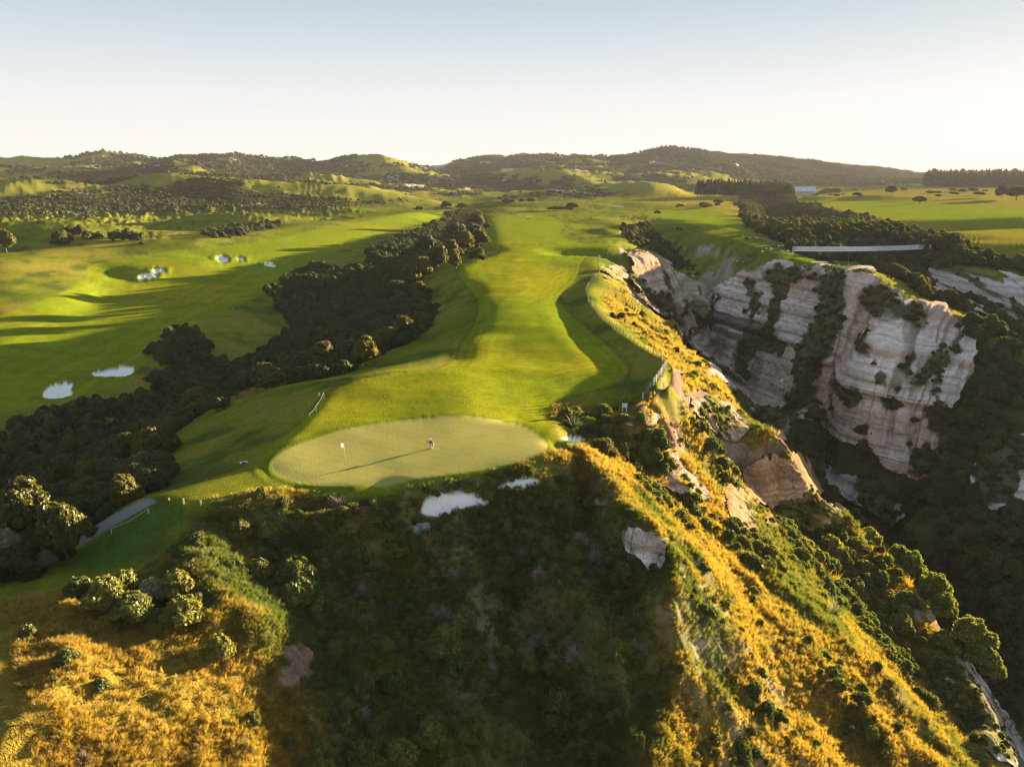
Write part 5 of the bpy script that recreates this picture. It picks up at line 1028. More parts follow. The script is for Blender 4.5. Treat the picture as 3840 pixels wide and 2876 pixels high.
# the golfer, crouching behind the ball (local +X is the way he looks)
gx, gy, gz = ground_hit(934, 967)
per = new_empty('person', (gx, gy, ground_z(gx, gy)), R(180 + 6), 'person in a black jumper, white trousers and white cap crouching on the green', 'person')
def figure(par, J):
    """J: named joints; one continuous body, clothes over it"""
    P = J; b = []; e = []
    def add(p, r, prev=None):
        b.append((*p, r)); i = len(b) - 1
        if prev is not None: e.append((prev, i))
        return i
    hip = add(P['pelvis'], .12); sp = add(P['waist'], .11, hip); ch = add(P['chest'], .145, sp); nk0 = add(P['neck'], .055, ch); hb_ = add(P['head0'], .07, nk0); hd = add(P['head'], .098, hb_); ht = add(P['head1'], .075, hd)
    nose = add(P['nose'], .018, hd)
    for s, t in ((1, 'l'), (-1, 'r')):
        sh = add(P['sh' + t], .062, ch); el = add(P['el' + t], .042, sh); wr_ = add(P['wr' + t], .028, el); d = Vector(P['wr' + t]) - Vector(P['el' + t]); d.normalize(); sd = d.cross(Vector((0, 0, 1))); sd.normalize()
        pm = add(tuple(Vector(P['wr' + t]) + d * .06), .030, wr_); pc = Vector(P['wr' + t]) + d * .09; dn = Vector((0, 0, -1)) - d * d.z * -1
        for q, (off, L) in enumerate(((-.032, .070), (-.011, .082), (.011, .078), (.032, .060))):
            k0 = pc + sd * off; a1 = add(tuple(k0), .010, pm); a2 = add(tuple(k0 + d * L * .5 + Vector((0, 0, -.012))), .009, a1); add(tuple(k0 + d * L * .72 + Vector((0, 0, -.045))), .008, a2)
        th = Vector(P['wr' + t]) + d * .035 + sd * -.035 * s; a1 = add(tuple(th), .012, pm); add(tuple(th + d * .03 - sd * .02 * s + Vector((0, 0, -.025))), .010, a1)
        h_ = add(P['hp' + t], .10, hip); kn = add(P['kn' + t], .062, h_); an = add(P['an' + t], .042, kn); add(P['to' + t], .036, an)
    skin('body', b, e, W['skin'], par, 1)
    # jumper
    b2 = [(*P['waist'], .145), (*P['chest'], .185), (*P['neck'], .075), (*P['shl'], .085), (*P['ell'], .062), (*[P['wrl'][i] * .92 + P['ell'][i] * .08 for i in range(3)], .045), (*P['shr'], .085), (*P['elr'], .062), (*[P['wrr'][i] * .92 + P['elr'][i] * .08 for i in range(3)], .045)]
    skin('jumper', b2, [(0, 1), (1, 2), (1, 3), (3, 4), (4, 5), (1, 6), (6, 7), (7, 8)], W['dark_cloth'], par, 1)
    b3 = [(*P['pelvis'], .15), (*P['waist'], .125)]
    e3 = [(0, 1)]
    for t in 'lr':
        n = len(b3); b3 += [(*P['hp' + t], .115), (*P['kn' + t], .085), (*P['an' + t], .062)]; e3 += [(0, n), (n, n + 1), (n + 1, n + 2)]
    skin('trousers', b3, e3, W['white_cloth'], par, 1)
    for t in 'lr':
        a = Vector(P['an' + t]); d = Vector(P['to' + t]) - a; yw = math.atan2(d.y, d.x); bm = bball((0, 0, 0), (.15, .055, .05), 2); bmesh.ops.rotate(bm, matrix=Matrix.Rotation(yw, 3, 'Z'), verts=bm.verts)
        bmesh.ops.translate(bm, vec=(a.x + d.x * .45, a.y + d.y * .45, .05), verts=bm.verts); part('shoe', bm, W['shoe'], par, True)
    hd_ = Vector(P['head']); h1 = Vector(P['head1']); up = (h1 - hd_).normalized(); fw = (Vector(P['nose']) - hd_).normalized()
    cp = bball((0, 0, 0), (.115, .105, .09), 2); bmesh.ops.translate(cp, vec=tuple(hd_ + up * .055 - fw * .01), verts=cp.verts)
    br = bball((0, 0, 0), (.085, .085, .012), 2); bmesh.ops.translate(br, vec=tuple(hd_ + up * .05 + fw * .12), verts=br.verts); part('cap', join(cp, br), W['white_cloth'], par, True)
    hr = bball(tuple(hd_ - fw * .035 + up * .0), (.10, .10, .085), 2); part('hair', hr, W['hair'], par, True)
    sdv = fw.cross(up)
    for s in (-1, 1):
        part('eye', bball(tuple(hd_ + fw * .088 + sdv * .034 * s + up * .012), (.012, .012, .010), 1), W['black'], par, True)
        part('ear', bball(tuple(hd_ + sdv * .098 * s), (.022, .012, .032), 1), W['skin'], par, True)
    mo = bball(tuple(hd_ + fw * .092 - up * .045), (.010, .026, .006), 1); part('mouth', mo, W['orange'], par, True)
figure(per, dict(pelvis=(-.16, 0, .40), waist=(-.06, 0, .56), chest=(.08, 0, .80), neck=(.16, 0, .96), head0=(.20, 0, 1.02), head=(.25, 0, 1.10), head1=(.27, 0, 1.19), nose=(.36, 0, 1.07),
    shl=(.10, -.18, .88), ell=(.34, -.20, .72), wrl=(.58, -.14, .74), shr=(.10, .18, .88), elr=(.26, .22, .62), wrr=(.42, .14, .52),
    hpl=(-.15, -.10, .38), knl=(.26, -.15, .50), anl=(.00, -.12, .10), tol=(.17, -.13, .035), hpr=(-.15, .10, .38), knr=(.24, .16, .42), anr=(-.06, .12, .10), tor=(.11, .13, .035)))
pt = new_empty('putter', per.matrix_basis @ Vector((.66, -.13, 0)), R(186), 'thin putter held upright in the outstretched hand of the crouching person', 'putter')
part('shaft', btube([(.10, 0, .06), (.0, 0, .80)], .008, 6), W['steel'], pt); part('grip', btube([(.03, 0, .56), (-.012, 0, .88)], .016, 6), W['black'], pt); part('putter_head', bbox((.13, 0, .03), (.03, .13, .03), None, .005), W['steel'], pt)
bx, by, bz = ground_hit(868, 972); gb = part('golf_ball', bball((0, 0, 0), (.035, .035, .035), 2), W['white_paint'], None, True); gb.location = (bx, by, ground_z(bx, by) + .035); tag(gb, 'white golf ball lying on the green between the flag and the crouching person', 'golf ball')

fx, fy, _ = ground_hit(746, 992); fl = new_empty('flagstick', (fx, fy, ground_z(fx, fy)), 0, 'white flagstick with a limp white flag standing on the near green', 'flagstick')
part('pole', btube([(0, 0, -.1), (-.10, 0, 2.15)], .022, 8), W['white_paint'], fl); part('hole', btube([(0, 0, .002), (0, 0, .006)], .06, 12), W['black'], fl)
bm = bmesh.new(); rows = []
for i in range(9):
    t = i / 8.0; rows.append([bm.verts.new((-.10 - .30 * u * (1 - .35 * t) - .12 * t * u, .05 * math.sin(u * 6 + t * 3), 2.12 - .52 * t - .22 * u - .05 * math.sin(u * 5))) for u in (0, .25, .5, .75, 1)])
for a, b in zip(rows, rows[1:]):
    for i in range(4): bm.faces.new((a[i], a[i + 1], b[i + 1], b[i]))
bmesh.ops.solidify(bm, geom=bm.faces[:], thickness=.01); part('flag', bm, W['white_cloth'], fl, True); part('flag_sleeve', btube([(-.085, 0, 1.95), (-.10, 0, 2.18)], .034, 8), W['black'], fl)
fx, fy, _ = ground_hit(406, 550); f2 = new_empty('flagstick', (fx, fy, ground_z(fx, fy)), 0, 'tiny distant flagstick on the sunlit green of the left fairway', 'flagstick'); part('pole', btube([(0, 0, 0), (0, 0, 2.2)], .05, 6), W['white_paint'], f2); part('flag', bbox((-.25, 0, 1.95), (.5, .04, .4)), W['white_cloth'], f2)

# golf bag on the grass left of the green
x0, y0, _ = ground_hit(527, 1001); g = new_empty('golf_bag', (x0, y0, ground_z(x0, y0)), R(25), 'white and black golf bag lying in the rough left of the green', 'golf bag')
part('bag_body', btube([(-.45, 0, .16), (-.35, 0, .17), (.25, 0, .17), (.38, 0, .17)], [.10, .15, .14, .15], 10), W['white_paint'], g, True); part('pocket', bbox((-.05, -.13, .2), (.45, .12, .18), None, .02), W['black'], g); part('strap', btube([(-.3, .1, .30), (0, .2, .36), (.25, .1, .30)], .02, 5), W['black'], g)
for i, a in enumerate((-.06, 0, .05, .09)):
    c = part('club', btube([(.3, a, .18), (.75 + .05 * i, a * 2, .16)], .01, 5), W['steel'], g); part('club_head', bball((.8 + .05 * i, a * 2, .16), (.06, .04, .035), 1), W['pale_timber'] if i % 2 else W['black'], c)

def stake(par, x, y, z, h, r=.035, m='white_paint'): return part('stake', btube([(x, y, z - .1), (x, y, z + h)], r, 6), W[m], par)
def rope_line(pts, hs, label, sag=.2):
    g3 = [ground_hit(*p) for p in pts]; o = new_empty('rope_barrier', (g3[0][0], g3[0][1], ground_z(*g3[0][:2])), 0, label, 'rope barrier'); ox, oy, oz = o.location; tops = []
    for (x, y, _), h in zip(g3, hs):
        z = ground_z(x, y); stake(o, x - ox, y - oy, z - oz, h, .03); tops.append(Vector((x - ox, y - oy, z - oz + h)))
    for a, b in zip(tops, tops[1:]):
        L = []
        for k in range(11):
            t = k / 10.0; p = a.lerp(b, t); p.z -= sag * 4 * t * (1 - t); L.append(tuple(p))
        part('rope', btube(L, .014, 5), W['rope'], o)
rope_line([(700,861),(683,887),(668,898)], [.95, .75, .35], 'white rope on short stakes along the left edge of the apron behind the green')
rope_line([(241,1152),(321,1108)], [.6, .5], 'pale rope strung between two stakes beside the cart path')
for i, (u, v, h, lab) in enumerate(((397,1088,.55,'short white marker post by the top of the cart path'), (434,1089,.4,'small pale marker post in the rough right of the cart path'), (365,1079,.15,'low pale marker stub nearest the top of the cart path'), (689,853,.3,'tiny white marker on the grass above the rope barrier'))):
    x, y, _ = ground_hit(u, v); o = new_empty('marker_post', (x, y, ground_z(x, y)), 0, lab, 'marker post', 'marker posts in the rough'); part('post', bbox((0, 0, h / 2), (.13, .08, h + .1), None, .01), W['white_paint'], o); part('cap', bbox((0, 0, h + .06), (.15, .10, .03)), W['orange'], o)
x, y, _ = ground_hit(1349, 889); o = new_empty('notice_board', (x, y, ground_z(x, y)), R(-8), 'white notice board on two legs at the edge of the drop', 'sign')
part('panel', bbox((0, 0, .95), (.78, .05, .6), None, .01), W['white_paint'], o); part('leg', bbox((-.28, 0, .35), (.12, .06, .9)), W['white_paint'], o); part('leg', bbox((.28, 0, .35), (.12, .06, .9)), W['white_paint'], o)
x, y, _ = ground_hit(1245, 886); o = new_empty('bench', (x, y, ground_z(x, y)), R(12), 'low white bench frame at the dark edge right of the green', 'bench'); part('seat', bbox((0, 0, .48), (1.0, .35, .07), None, .01), W['white_paint'], o)
for sx in (-.42, .42): part('leg', bbox((sx, 0, .22), (.07, .3, .5)), W['white_paint'], o)
for u, v, rz, lab in ((893,1146,8,'left one of two curved pale panels below the wide front bunker'), (913,1140,4,'right one of two curved pale panels below the wide front bunker')):
    x, y, _ = ground_hit(u, v); o = new_empty('retaining_panel', (x, y, ground_z(x, y)), R(rz), lab, 'panel', 'curved metal panels below the bunker'); V = []; Fq = []
    bm = bmesh.new(); rr2 = []
    for i in range(13):
        t = i / 12.0; a = -1.0 + 2.0 * t; rr2.append([bm.verts.new((a * .62, -.25 * math.cos(a * 1.2) + (.02 if i % 2 else 0) + dy, z_)) for z_, dy in ((-.35, 0), (.55, 0), (.62, .22))])
    for a_, b_ in zip(rr2, rr2[1:]):
        for i in range(2): bm.faces.new((a_[i], b_[i], b_[i + 1], a_[i + 1]))
    bmesh.ops.solidify(bm, geom=bm.faces[:], thickness=.04); part('sheet', bm, W['tin'], o, True); part('post', bbox((.72, -.05, .1), (.12, .12, 1.0)), W['timber'], o)

# fences
def fence(pts, step, h, label, rp=.06, mat='pale_timber', wires=3, rw=.012):
    g3 = [ground_hit(*p) for p in pts]; P = [Vector((a, b, 0)) for a, b, _ in g3]; o = new_empty('post_fence', (P[0].x, P[0].y, ground_z(P[0].x, P[0].y)), 0, label, 'fence'); ox, oy, oz = o.location; L = [0]
    for a, b in zip(P, P[1:]): L.append(L[-1] + (b - a).length)
    n = int(L[-1] / step); tops = []; pm = None
    for k in range(n + 1):
        s = k * step; i = max(0, min(len(P) - 2, int(np.searchsorted(L, s, 'right')) - 1)); q = P[i].lerp(P[i + 1], (s - L[i]) / max(1e-6, L[i + 1] - L[i])); z = ground_z(q.x, q.y)
        if pm is None: bm = bbox((0, 0, h / 2 - .1), (rp * 2, rp * 2, h + .2), None, .01); pm = bpy.data.meshes.new('post'); bm.to_mesh(pm); bm.free(); pm.materials.append(W[mat])
        po = bpy.data.objects.new('post', pm); COL.objects.link(po); po.parent = o; po.location = (q.x - ox, q.y - oy, z - oz); po.rotation_euler = (random.uniform(-.05, .05), random.uniform(-.05, .05), random.uniform(0, 1)); tops.append((q.x - ox, q.y - oy, z - oz))
    for w_ in range(wires):
        hh = h * (.95 - w_ * .3); part('wire', btube([(a, b, c + hh) for a, b, c in tops], rw, 4), W['steel'], o)
fence([(1389,862),(1396,852),(1412,832),(1428,808),(1441,788)], 1.9, 1.15, 'pale post and wire fence climbing the bank at the corner of the headland', .07, 'white_paint', 3, .02)
fence([(1440,785),(1420,770),(1400,757),(1365,737),(1330,714),(1295,681),(1270,650),(1265,626),(1280,606),(1295,592),(1292,575),(1290,560),(1312,549),(1369,541)], 2.6, 1.1, 'post and wire fence following the cliff top along the fairway', .05, 'timber', 2, .006)
fence([(1604,512),(1630,514),(1655,520),(1680,528),(1705,536),(1716,541)], 3.2, 1.2, 'row of fence posts along the crest of the sheep meadow', .10, 'timber', 2, .03)
x, y, _ = ground_hit(1335, 447); o = new_empty('gate', (x, y, ground_z(x, y)), 0, 'white rail gate at the far end of the fairway', 'gate')
for k in range(4): part('rail', bbox((0, 0, .4 + k * .5), (13, .12, .16)), W['white_paint'], o)
for k in range(5): part('post', bbox((-6.4 + 3.2 * k, .1, 1.0), (.25, .2, 2.2)), W['white_paint'], o)

# sheep
shp = [(1620,516,'sheep grazing by the small dark tree on the meadow crest','w'), (1633.5,516.5,'sheep beside the first fence posts on the meadow crest',''), (1682.5,534,'left one of two sheep close together high on the sunlit slope',''), (1690.5,533.2,'right one of two sheep close together high on the sunlit slope',''),
 (1655,539.5,'sheep at the edge of the shadow, left one of a pair on the sunlit grass',''), (1666,540,'sheep right of the pair at the edge of the shadow',''), (1646.5,545.5,'white sheep just inside the shadow below the sunlit slope',''), (1689,545.3,'sheep left of the bushes near the cliff top',''), (1701.5,544.6,'dull sheep standing close to the bushes near the cliff top',''),
 (1711,549,'sheep nearest the end of the bridge, right of the bushes',''), (1592,566.5,'faint sheep high in the shaded meadow above the cliff notch',''), (1606,568.5,'bright white sheep in the shaded meadow above the big cliff',''), (1541.5,592,'lone sheep low in the shaded meadow near the cliff notch',''), (1497,600,'sheep on the brink of the cliff left of the notch','')]
SM = None
def sheep(u, v, lab, i):
    global SM
    x, y, _ = ground_hit(u, v); o = new_empty('sheep', (x, y, ground_z(x, y)), random.uniform(0, 6.28), lab, 'sheep', 'sheep on the meadow beyond the fairway', 1.25)
    if SM is None:
        b = part('fleece', join(bball((0, 0, .62), (.55, .27, .28), 2), bball((.32, 0, .72), (.24, .2, .2), 2)), W['wool'], o, True); h = part('head', join(bball((.62, 0, .80), (.17, .09, .10), 2), bball((.52, .1, .86), (.03, .08, .03), 1), bball((.52, -.1, .86), (.03, .08, .03), 1)), W['face_dark'], o, True)
        L = [part('leg', btube([(a, b_, .5), (a - .02, b_, .25), (a, b_, 0)], [.06, .04, .035], 6), W['face_dark'], o) for a in (-.33, .33) for b_ in (-.13, .13)]; t = part('tail', btube([(-.5, 0, .7), (-.6, 0, .45)], .05, 5), W['wool'], o); SM = [b, h] + L + [t]
    else:
        for q in SM: c = q.copy(); COL.objects.link(c); c.parent = o
for i, (u, v, lab, _) in enumerate(shp): sheep(u, v, lab, i)

# footbridge over the bush valley
A = Vector(at_z(1716, 541, -1.5)); B = Vector(at_z(2004, 536, 1.2)); A = Vector(at_y(1716, 541, 345)); B = Vector(at_y(2006, 536, 392)); br = new_empty('footbridge', A, math.atan2(B.y - A.y, B.x - A.x), 'long pale footbridge spanning the bush valley behind the cliffs', 'bridge')
Lb = (B - A).length; sag = lambda t: (B.z - A.z) * t - .5 * 4 * t * (1 - t)
NB = 46
part('deck', join(*[bbox((Lb * (k + .5) / NB, 0, sag((k + .5) / NB)), (Lb / NB * .96, 1.8, .22)) for k in range(NB)]), W['bridge_white'], br)
for sd_ in (-.95, .95):
    for hh in (.45, .85, 1.25, 1.7): part('rail', btube([(Lb * k / NB, sd_, sag(k / NB) + hh) for k in range(NB + 1)], .09, 5), W['bridge_white'], br)
pmm = None
for k in range(NB + 1):
    for sd_ in (-.95, .95):
        if pmm is None: q = part('rail_post', bbox((0, 0, .85), (.12, .12, 1.8)), W['bridge_white'], br); pmm = q
        else: q = pmm.copy(); COL.objects.link(q); q.parent = br
        q.location = (Lb * k / NB, sd_, sag(k / NB))
for t in (.38, .58): part('hanging_cable', btube([(Lb * t, 0, sag(t)), (Lb * t, 0, sag(t) - 9)], .05, 5), W['steel'], br)

# lodge and the field trees
x, y, _ = ground_hit(1738, 419); s0 = y / 820.0; W_ = 21 * s0; lo = new_empty('lodge', (x, y, ground_z(x, y)), R(-6), 'long lodge with a pale blue roof beside the dark pine row', 'building')
part('wall', bbox((0, 0, 1.8 * s0), (W_ * .86, 9, 3.6 * s0)), W['wall_pale'], lo)
bm = bmesh.new(); hw = W_ * .5; vv = [bm.verts.new(p) for p in ((-hw, -7, 2.6 * s0), (hw, -7, 2.6 * s0), (hw * .93, 0, 7.2 * s0), (-hw * .93, 0, 7.2 * s0), (-hw, 7, 2.6 * s0), (hw, 7, 2.6 * s0))]
for f in ((0, 1, 2, 3), (3, 2, 5, 4), (0, 3, 4), (1, 5, 2), (0, 4, 5, 1)): bm.faces.new([vv[i] for i in f])
rf = part('roof', bm, W['roof_blue'], lo); part('skylight', bbox((-W_ * .07, -3.8, 4.9 * s0), (2.6 * s0, .3, 1.3 * s0), (R(-48), 'X')) if False else bbox((-W_ * .07, -3.9, 4.7 * s0), (2.6 * s0, 1.6, .9 * s0)), W['white_paint'], rf)
for k in range(9): wn_ = part('window', bbox((-W_ * .38 + k * W_ * .085, -4.55, 1.3 * s0), (.8 * s0, .12, 1.3 * s0)), W['window'], lo); part('frame', bbox((-W_ * .38 + k * W_ * .085, -4.52, 1.3 * s0), (1.05 * s0, .1, 1.55 * s0)), W['white_paint'], wn_)
part('porch_roof', bbox((W_ * .52, -1, 2.9 * s0), (W_ * .2, 10, .3 * s0)), W['roof_blue'], lo); part('porch_post', bbox((W_ * .6, -5, 1.4 * s0), (.25 * s0, .5, 2.9 * s0)), W['white_paint'], lo); part('porch_post', bbox((W_ * .46, -5, 1.4 * s0), (.25 * s0, .5, 2.9 * s0)), W['white_paint'], lo)

def field_tree(kind, name, u, v, wpx, label, group=None, base_w=5.2, var=None, sz=None, cat='tree'):
    x, y, _ = ground_hit(u, v); s = (wpx / SC) * y / 820.0 / base_w; return plant(kind, name, x, y, s, label, cat, group, sz=sz, var=var, sink=.3)
# pine row: two ranks
rp = random.Random(3)
for rk in range(2):
    for k in range(38):
        u = 1508 + (1714 - 1508) * k / 37.0 + rp.uniform(-2, 2); p = at_y(u, 414, 1330 + rk * 22 + rp.uniform(-4, 4)); hgt = (34 - 5 * (k / 37.0) + rp.uniform(-3, 3)) / SC * 1330 / 820
        plant('conifer', 'pine_tree', p[0], p[1], hgt / 20.0, 'tall dark pine in the dense row left of the lodge', 'tree', 'pines of the dense row left of the lodge', sz=1.0)
for u, v, w, kd, lab, sz in (
 (1664,428,44,'tree_dark','big dark round tree at the head of the bush valley, left of the lodge',1.0), (1694,424,26,'tree_dark','lower dark tree leaning out over the valley head, right of the big round tree',.7),
 (1925,421,26,'tree_dark','round dark tree alone on the field right of the lodge',.95), (1985,441,24,'tree_dark','dark round tree beside the pale pool in the right-hand field',.95), (2163,428,30,'tree_dark','tall spreading tree against the pines near the right edge',1.0),
 (2195,432,44,'tree_dark','broad dark tree at the right edge in front of the pine belt',.8), (1806,420,20,'tree_dark','round dark tree just right of the lodge porch',.8), (1780,420,18,'tree_dark','low dark bush against the lodge porch',.6),
 (1467,498,14,'tree_dark','small dark tree alone on the pale slope above the meadow',.85), (1612,517,9,'tree_dark','tiny dark tree beside the sheep on the meadow crest',.8), (1470,448,18,'tree_dark','low bush on the field above the meadow',.55), (1420,460,16,'shrub','low bush below the far track',.6),
 (1237,452,26,'tree_dark','small dark tree at the right end of the clipped bushes',.7), (1148,438,16,'tree_dark','dark bush on the crest at the end of the fairway, nearest the clipped bushes',.9), (1128,437,12,'tree_dark','small dark bush on the crest at the end of the fairway',.9), (1098,441,30,'tree_dark','wide dark bush on the yellow bank beyond the fairway',.5),
 (1000,450,26,'tree_dark','low dark bush in front of the yellow mound beyond the fairway',.6), (965,450,26,'tree_dark','bushy dark clump left of the yellow mound',.7), (905,455,20,'tree_olive','brownish bush left of the low clump beyond the left fairway',.6)):
    if kd == 'conifer': field_tree(kd, 'spreading_tree', u, v, w, lab, None, 7.5, sz=.55)
    elif kd == 'shrub': field_tree(kd, 'field_bush', u, v, w, lab, None, 2.6, sz=sz, cat='bush')
    else: field_tree(kd, 'field_tree', u, v, w, lab, None, sz=sz)
for k, (u, w) in enumerate(((1188,16),(1198,18),(1210,18),(1222,18),(1232,14))): field_tree('tree_dark', 'clipped_bush', u, 454, w, 'dark clipped bush in the long low clump at the end of the fairway', 'bushes of the clipped clump', sz=.62, cat='bush')
rr_ = random.Random(12)
for k in range(34):
    u = rr_.choice([rr_.uniform(1760, 1860), rr_.uniform(1940, 2040), rr_.uniform(2040, 2140), rr_.uniform(1500, 1600)]); v = rr_.uniform(412, 426) if u > 1620 else rr_.uniform(424, 450)
    field_tree('tree_dark', 'hedgerow_bush', u, v, rr_.uniform(10, 24), 'low dark bush in the broken hedgerows of the far fields on the right', 'bushes in the far hedgerows', sz=rr_.uniform(.45, .7), cat='bush')
# trees along the sunny side of the gully and in its lower end
for u, v, w, kd in ((1030,485,44,'tree_olive'),(1020,505,40,'tree_dark'),(1035,530,44,'tree_olive'),(1005,540,48,'tree_olive'),(1030,560,40,'tree_dark'),(975,560,56,'tree_olive'),(945,575,56,'tree_olive'),(985,575,40,'tree_olive'),(915,600,56,'tree_olive'),(890,620,60,'tree_olive'),(905,640,48,'tree_olive'),(860,640,60,'tree_dark'),(870,600,50,'tree_olive'),(925,545,50,'tree_dark'),(985,515,46,'tree_dark'),
  (870,730,66,'tree_olive'),(835,745,60,'tree_olive'),(790,785,70,'tree_olive'),(760,775,70,'tree_dark'),(700,800,76,'tree_olive'),(660,810,70,'tree_dark'),(575,835,76,'tree_olive'),(545,835,60,'tree_dark'),(430,885,62,'tree_olive'),(470,880,50,'tree_dark')):
    x, y, _ = ground_hit(u, v + 6); plant(kd, 'bank_tree', x, y, (w / SC) * math.hypot(x, y) / 820 / 5.4, 'sunlit golden-brown tree on the fairway side of the gully' if kd == 'tree_olive' else 'dark tree standing between the sunlit ones on the fairway side of the gully', 'tree', 'sunlit trees on the gully bank' if kd == 'tree_olive' else 'dark trees on the gully bank', sink=.4)
for u, v, w, kd, lab in ((325,1000,62,'tree_olive','golden tree in the clump left of the green, rightmost and highest of the clump'), (285,1010,60,'tree_olive','golden tree in the middle of the clump left of the green'), (308,1022,56,'tree_silver','pale blossoming tree in front of the golden clump left of the green'), (250,1030,52,'tree_silver','silvery grey tree at the left end of the golden clump'),
  (195,1058,52,'tree_olive','single bright gold tree below the golden clump, above the cart path'), (135,1062,60,'tree_olive','dark green tree with a lit top between the two bright gold ones'), (100,1100,44,'tree_olive','small golden tree standing in the dark bush near the left edge'),
  (60,1170,104,'tree_olive','large golden-green tree near the left edge above the lower end of the cart path'), (150,1215,112,'tree_olive','large golden round tree at the lower end of the cart path'), (20,1215,84,'tree_silver','pale speckled tree cut by the left edge below the large golden ones'), (45,1250,70,'tree_dark','dark bush under the speckled tree at the left edge'), (100,1235,60,'tree_silver','grey green bush between the large golden trees'),
  (812,780,34,'tree_silver','small white blossoming shrub at the foot of the fairway bank'), (15,545,34,'tree_olive','orange-brown bush at the left edge beyond the left fairway')):
    x, y, _ = ground_hit(u, v); plant(kd, 'gully_edge_tree', x, y, (w / SC) * math.hypot(x, y) / 820 / 4.8, lab, 'tree', sink=.1, sz=1.25)
# lime green trees behind the outer rib
for i, (u, v, w, dx_, dz_) in enumerate(((1858,1150,60,2.5,-1),(1912,1195,60,3.5,-2),(1940,1225,74,4,-2.5),(1985,1275,70,4.5,-2.5),(2000,1310,60,5,-3),(2060,1380,76,5,-3),(2090,1420,60,5,-3),(1885,1180,44,3,-2),(2110,1450,50,5,-3))):
    p = at_z(u, v, -31 - i * .9); x, y = p[0] + dx_, p[1] + dx_ * .8; o = plant('bush_lime', 'lime_tree', x, y, (w / SC) * math.hypot(x, y) / 820 / 5.0, 'bright yellow-green tree growing on the back of the outer rib against the dark gorge', 'tree', 'yellow-green trees on the outer rib', sink=0)
    o.location.z = p[2] - 3.4
# plants of the shaded bowl and the slopes, one by one
for u, v, w, kd, nm, lab in ((640,1265,76,'shrub','bush','large dark bush in the upper left of the shaded bowl'), (668,1300,60,'shrub','bush','dark bush just below the largest bush of the shaded bowl'), (797,1155,42,'tree_olive','bush','small bright olive bush below the left end of the front bunker'), (975,1245,46,'dead','dead_shrub','bare brown-pink shrub in the upper middle of the shaded bowl'),
  (955,1345,58,'dead','dead_shrub','largest pale pink bare shrub in the middle of the shaded bowl'), (782,1285,46,'dead','dead_shrub','grey bare shrub left of the pink ones in the shaded bowl'), (1088,1232,46,'tree_olive','bush','bright golden bush alone in the upper right of the shaded bowl'), (1130,1205,40,'dead','dead_shrub','thin brown shrub beside the bright golden bush'), (1252,1172,44,'dead','dead_shrub','grey dead branches near the crest right of the front bunkers'),
  (1232,1208,44,'tree_lime','bush','small green and yellow bush near the crest in the upper right of the bowl'), (1330,1215,50,'tree_olive','bush','golden bush at the left edge of the pale scarp'), (1345,1260,60,'tree_olive','bush','brown-gold bush below the pale scarp'), (1205,1560,80,'tree_olive','bush','large olive bush low in the middle of the slope, leaning right'),
  (965,1400,60,'tree_lime','bush','yellow-green bush on the dark thicket in the middle of the bowl'), (985,1440,60,'shrub','bush','dark green bush under the yellow-green one in the middle of the bowl'), (1145,1440,40,'tree_lime','bush','small yellow-green bush right of the pale dead shrub'), (1185,1450,30,'shrub','bush','little dark bush right of the small yellow-green bush'), (1060,1455,44,'dead','dead_shrub','small pale dead shrub in the lower middle of the bowl'),
  (930,1595,56,'tree_lime','bush','yellow-green bush low in the bowl, left of a smaller one'), (1000,1600,36,'tree_lime','bush','smaller yellow-green bush near the bottom of the bowl'), (860,1640,60,'tree_lime','bush','yellow-green bush at the bottom edge of the bowl'), (780,1645,60,'shrub','bush','dark green bush at the bottom edge, left of the yellow-green one'),
  (475,1420,56,'tree_lime','bush','bright yellow-green bush standing alone at the edge of the shadow'), (392,1340,70,'tree_lime','bush','tall yellow-green bush, lower half of the bright column left of the bowl'), (382,1280,62,'tree_lime','bush','yellow-green bush, upper half of the bright column left of the bowl'), (330,1300,64,'tree_silver','bush','pinkish grey bush left of the bright column'),
  (285,1335,66,'shrub','bush','dark bush below the pinkish grey one on the left'), (225,1310,66,'tree_lime','bush','lit green bush at the left end of the thicket above the golden grass'), (175,1290,56,'shrub','bush','dark green bush at the far left of the thicket above the golden grass'), (270,1290,60,'tree_lime','bush','green bush in the middle of the thicket above the golden grass'),
  (180,1640,40,'dead','dead_shrub','pale bare shrub at the bottom of the golden slope'), (560,1240,50,'tree_olive','bush','olive bush on the rough edge left of the shaded bowl'), (520,1160,44,'tree_olive','bush','small lit bush on the brow below the putting green'), (1790,1215,60,'tree_lime','bush','bright green bush on the dark side of the outer rib'), (1730,1190,44,'tree_lime','bush','small bright bush at the top of the dark trough'),
  (1310,985,50,'tree_olive','bush','gold-brown tufted bush on the brow right of the green'), (1290,975,36,'tree_olive','bush','smaller golden tuft beside the brow bush right of the green')):
    x, y, _ = ground_hit(u, v); d = math.sqrt(x * x + y * y + (ground_z(x, y) - CAM_H) ** 2); bw = {'dead': 2.8, 'shrub': 2.3}.get(kd, 4.4)
    plant({'tree_lime': 'bush_lime', 'tree_olive': 'bush_olive'}.get(kd, kd), nm, x, y, (w / SC) * d / 820 / bw, lab, 'bush' if nm == 'bush' else 'dead shrub', sink=.15)
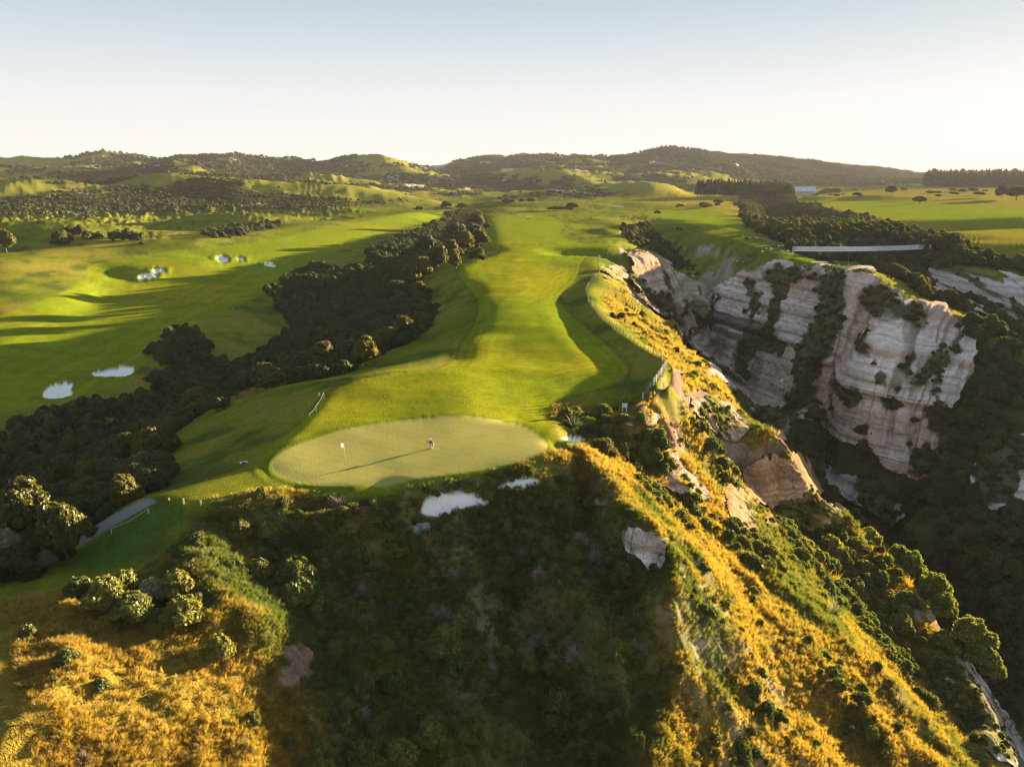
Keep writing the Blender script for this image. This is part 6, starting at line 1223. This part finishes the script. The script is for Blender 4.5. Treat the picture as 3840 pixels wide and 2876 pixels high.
for u, v, s, lab, pl in ((842,1325,.8,'grey-green flax plant in the middle of the shaded bowl',0), (1238,925,1.3,'large blue-green flax plant in the dark dell right of the green',0), (910,1150,.4,'small flax plant against the curved metal panels',0), (1800,1330,1.1,'flax plant with pale plumes in the dark trough',4), (1945,1530,1.0,'plumed flax plant low in the dark trough',3), (1620,1580,.9,'green flax plant low on the golden slope',0), (890,1575,.5,'small flax plant low in the bowl',0)):
    x, y, _ = ground_hit(u, v); o = new_empty('flax_plant', (x, y, ground_z(x, y) - .1), random.uniform(0, 6), lab, 'plant', None, s); b = bpy.data.objects.new('leaves', FLAX); COL.objects.link(b); b.parent = o
    for k in range(pl): part('plume', btube([(0, 0, .3), (.2 * math.cos(k * 2), .2 * math.sin(k * 2), 2.2), (.3 * math.cos(k * 2), .3 * math.sin(k * 2), 2.9)], [.02, .05, .03], 5), M_PLUME, o)

# golf cart and its driver at the far end of the fairway
x, y, _ = ground_hit(1142, 473); c = new_empty('golf_cart', (x, y, ground_z(x, y)), R(190), 'small golf cart with a white roof parked at the far end of the fairway', 'golf cart', None, 1.15)
part('body', join(bbox((-.2, 0, .55), (2.0, 1.15, .45), None, .08), bbox((.9, 0, .7), (.5, 1.1, .5), None, .1)), W['cart_body'], c); part('seat', join(bbox((-.25, 0, .85), (.5, 1.1, .18), None, .03), bbox((-.5, 0, 1.12), (.12, 1.1, .5), None, .03)), W['black'], c); part('roof', bbox((-.05, 0, 1.95), (1.8, 1.2, .09), None, .03), W['white_paint'], c)
for a in (-.85, .75):
    for b in (-.5, .5): part('roof_post', btube([(a, b, .8), (a * .95, b, 1.92)], .03, 6), W['white_paint'], c)
for a in (-.8, .85):
    for b in (-.55, .55): part('wheel', btube([(a, b - .09, .24), (a, b + .09, .24)], .24, 12), W['black'], c)
x, y, _ = ground_hit(1121, 474); p2 = new_empty('person', (x, y, ground_z(x, y)), R(200), 'person in dark clothes standing beside the far golf cart', 'person')
figure(p2, dict(pelvis=(0, 0, .95), waist=(0, 0, 1.1), chest=(0, 0, 1.35), neck=(.01, 0, 1.5), head0=(.02, 0, 1.56), head=(.03, 0, 1.65), head1=(.03, 0, 1.74), nose=(.14, 0, 1.64), shl=(0, -.2, 1.42), ell=(.03, -.25, 1.15), wrl=(.12, -.24, .92), shr=(0, .2, 1.42), elr=(.03, .25, 1.15), wrr=(.14, .22, .94), hpl=(0, -.1, .92), knl=(.03, -.11, .5), anl=(0, -.12, .1), tol=(.15, -.13, .035), hpr=(0, .1, .92), knr=(.03, .11, .5), anr=(0, .12, .1), tor=(.15, .13, .035)))
for o in p2.children:
    if o.name.startswith('trousers'): o.data.materials[0] = W['dark_cloth']
# a gull over the gorge
p = at_y(1688, 821, 205); o = new_empty('gull', p, R(120), 'white gull flying over the gorge in front of the big cliff', 'bird', None, 1.0)
part('body', bball((0, 0, 0), (.27, .09, .09), 2), W['white_paint'], o, True); part('head', join(bball((.28, 0, .03), (.08, .06, .06), 2)), W['white_paint'], o, True); part('beak', btube([(.35, 0, .03), (.42, 0, .02)], [.02, .008], 5), W['orange'], o); part('tail', bbox((-.32, 0, .0), (.18, .12, .02)), W['white_paint'], o)
for s in (-1, 1):
    bm = bmesh.new(); vv = [bm.verts.new(q) for q in ((.12, .06 * s, .03), (-.12, .06 * s, .03), (.10, .34 * s, .16), (-.12, .32 * s, .15), (-.02, .70 * s, .08), (-.10, .68 * s, .07))]; bm.faces.new((vv[0], vv[1], vv[3], vv[2])); bm.faces.new((vv[2], vv[3], vv[5], vv[4])); bmesh.ops.solidify(bm, geom=bm.faces[:], thickness=.02); part('wing', bm, W['white_paint'], o)
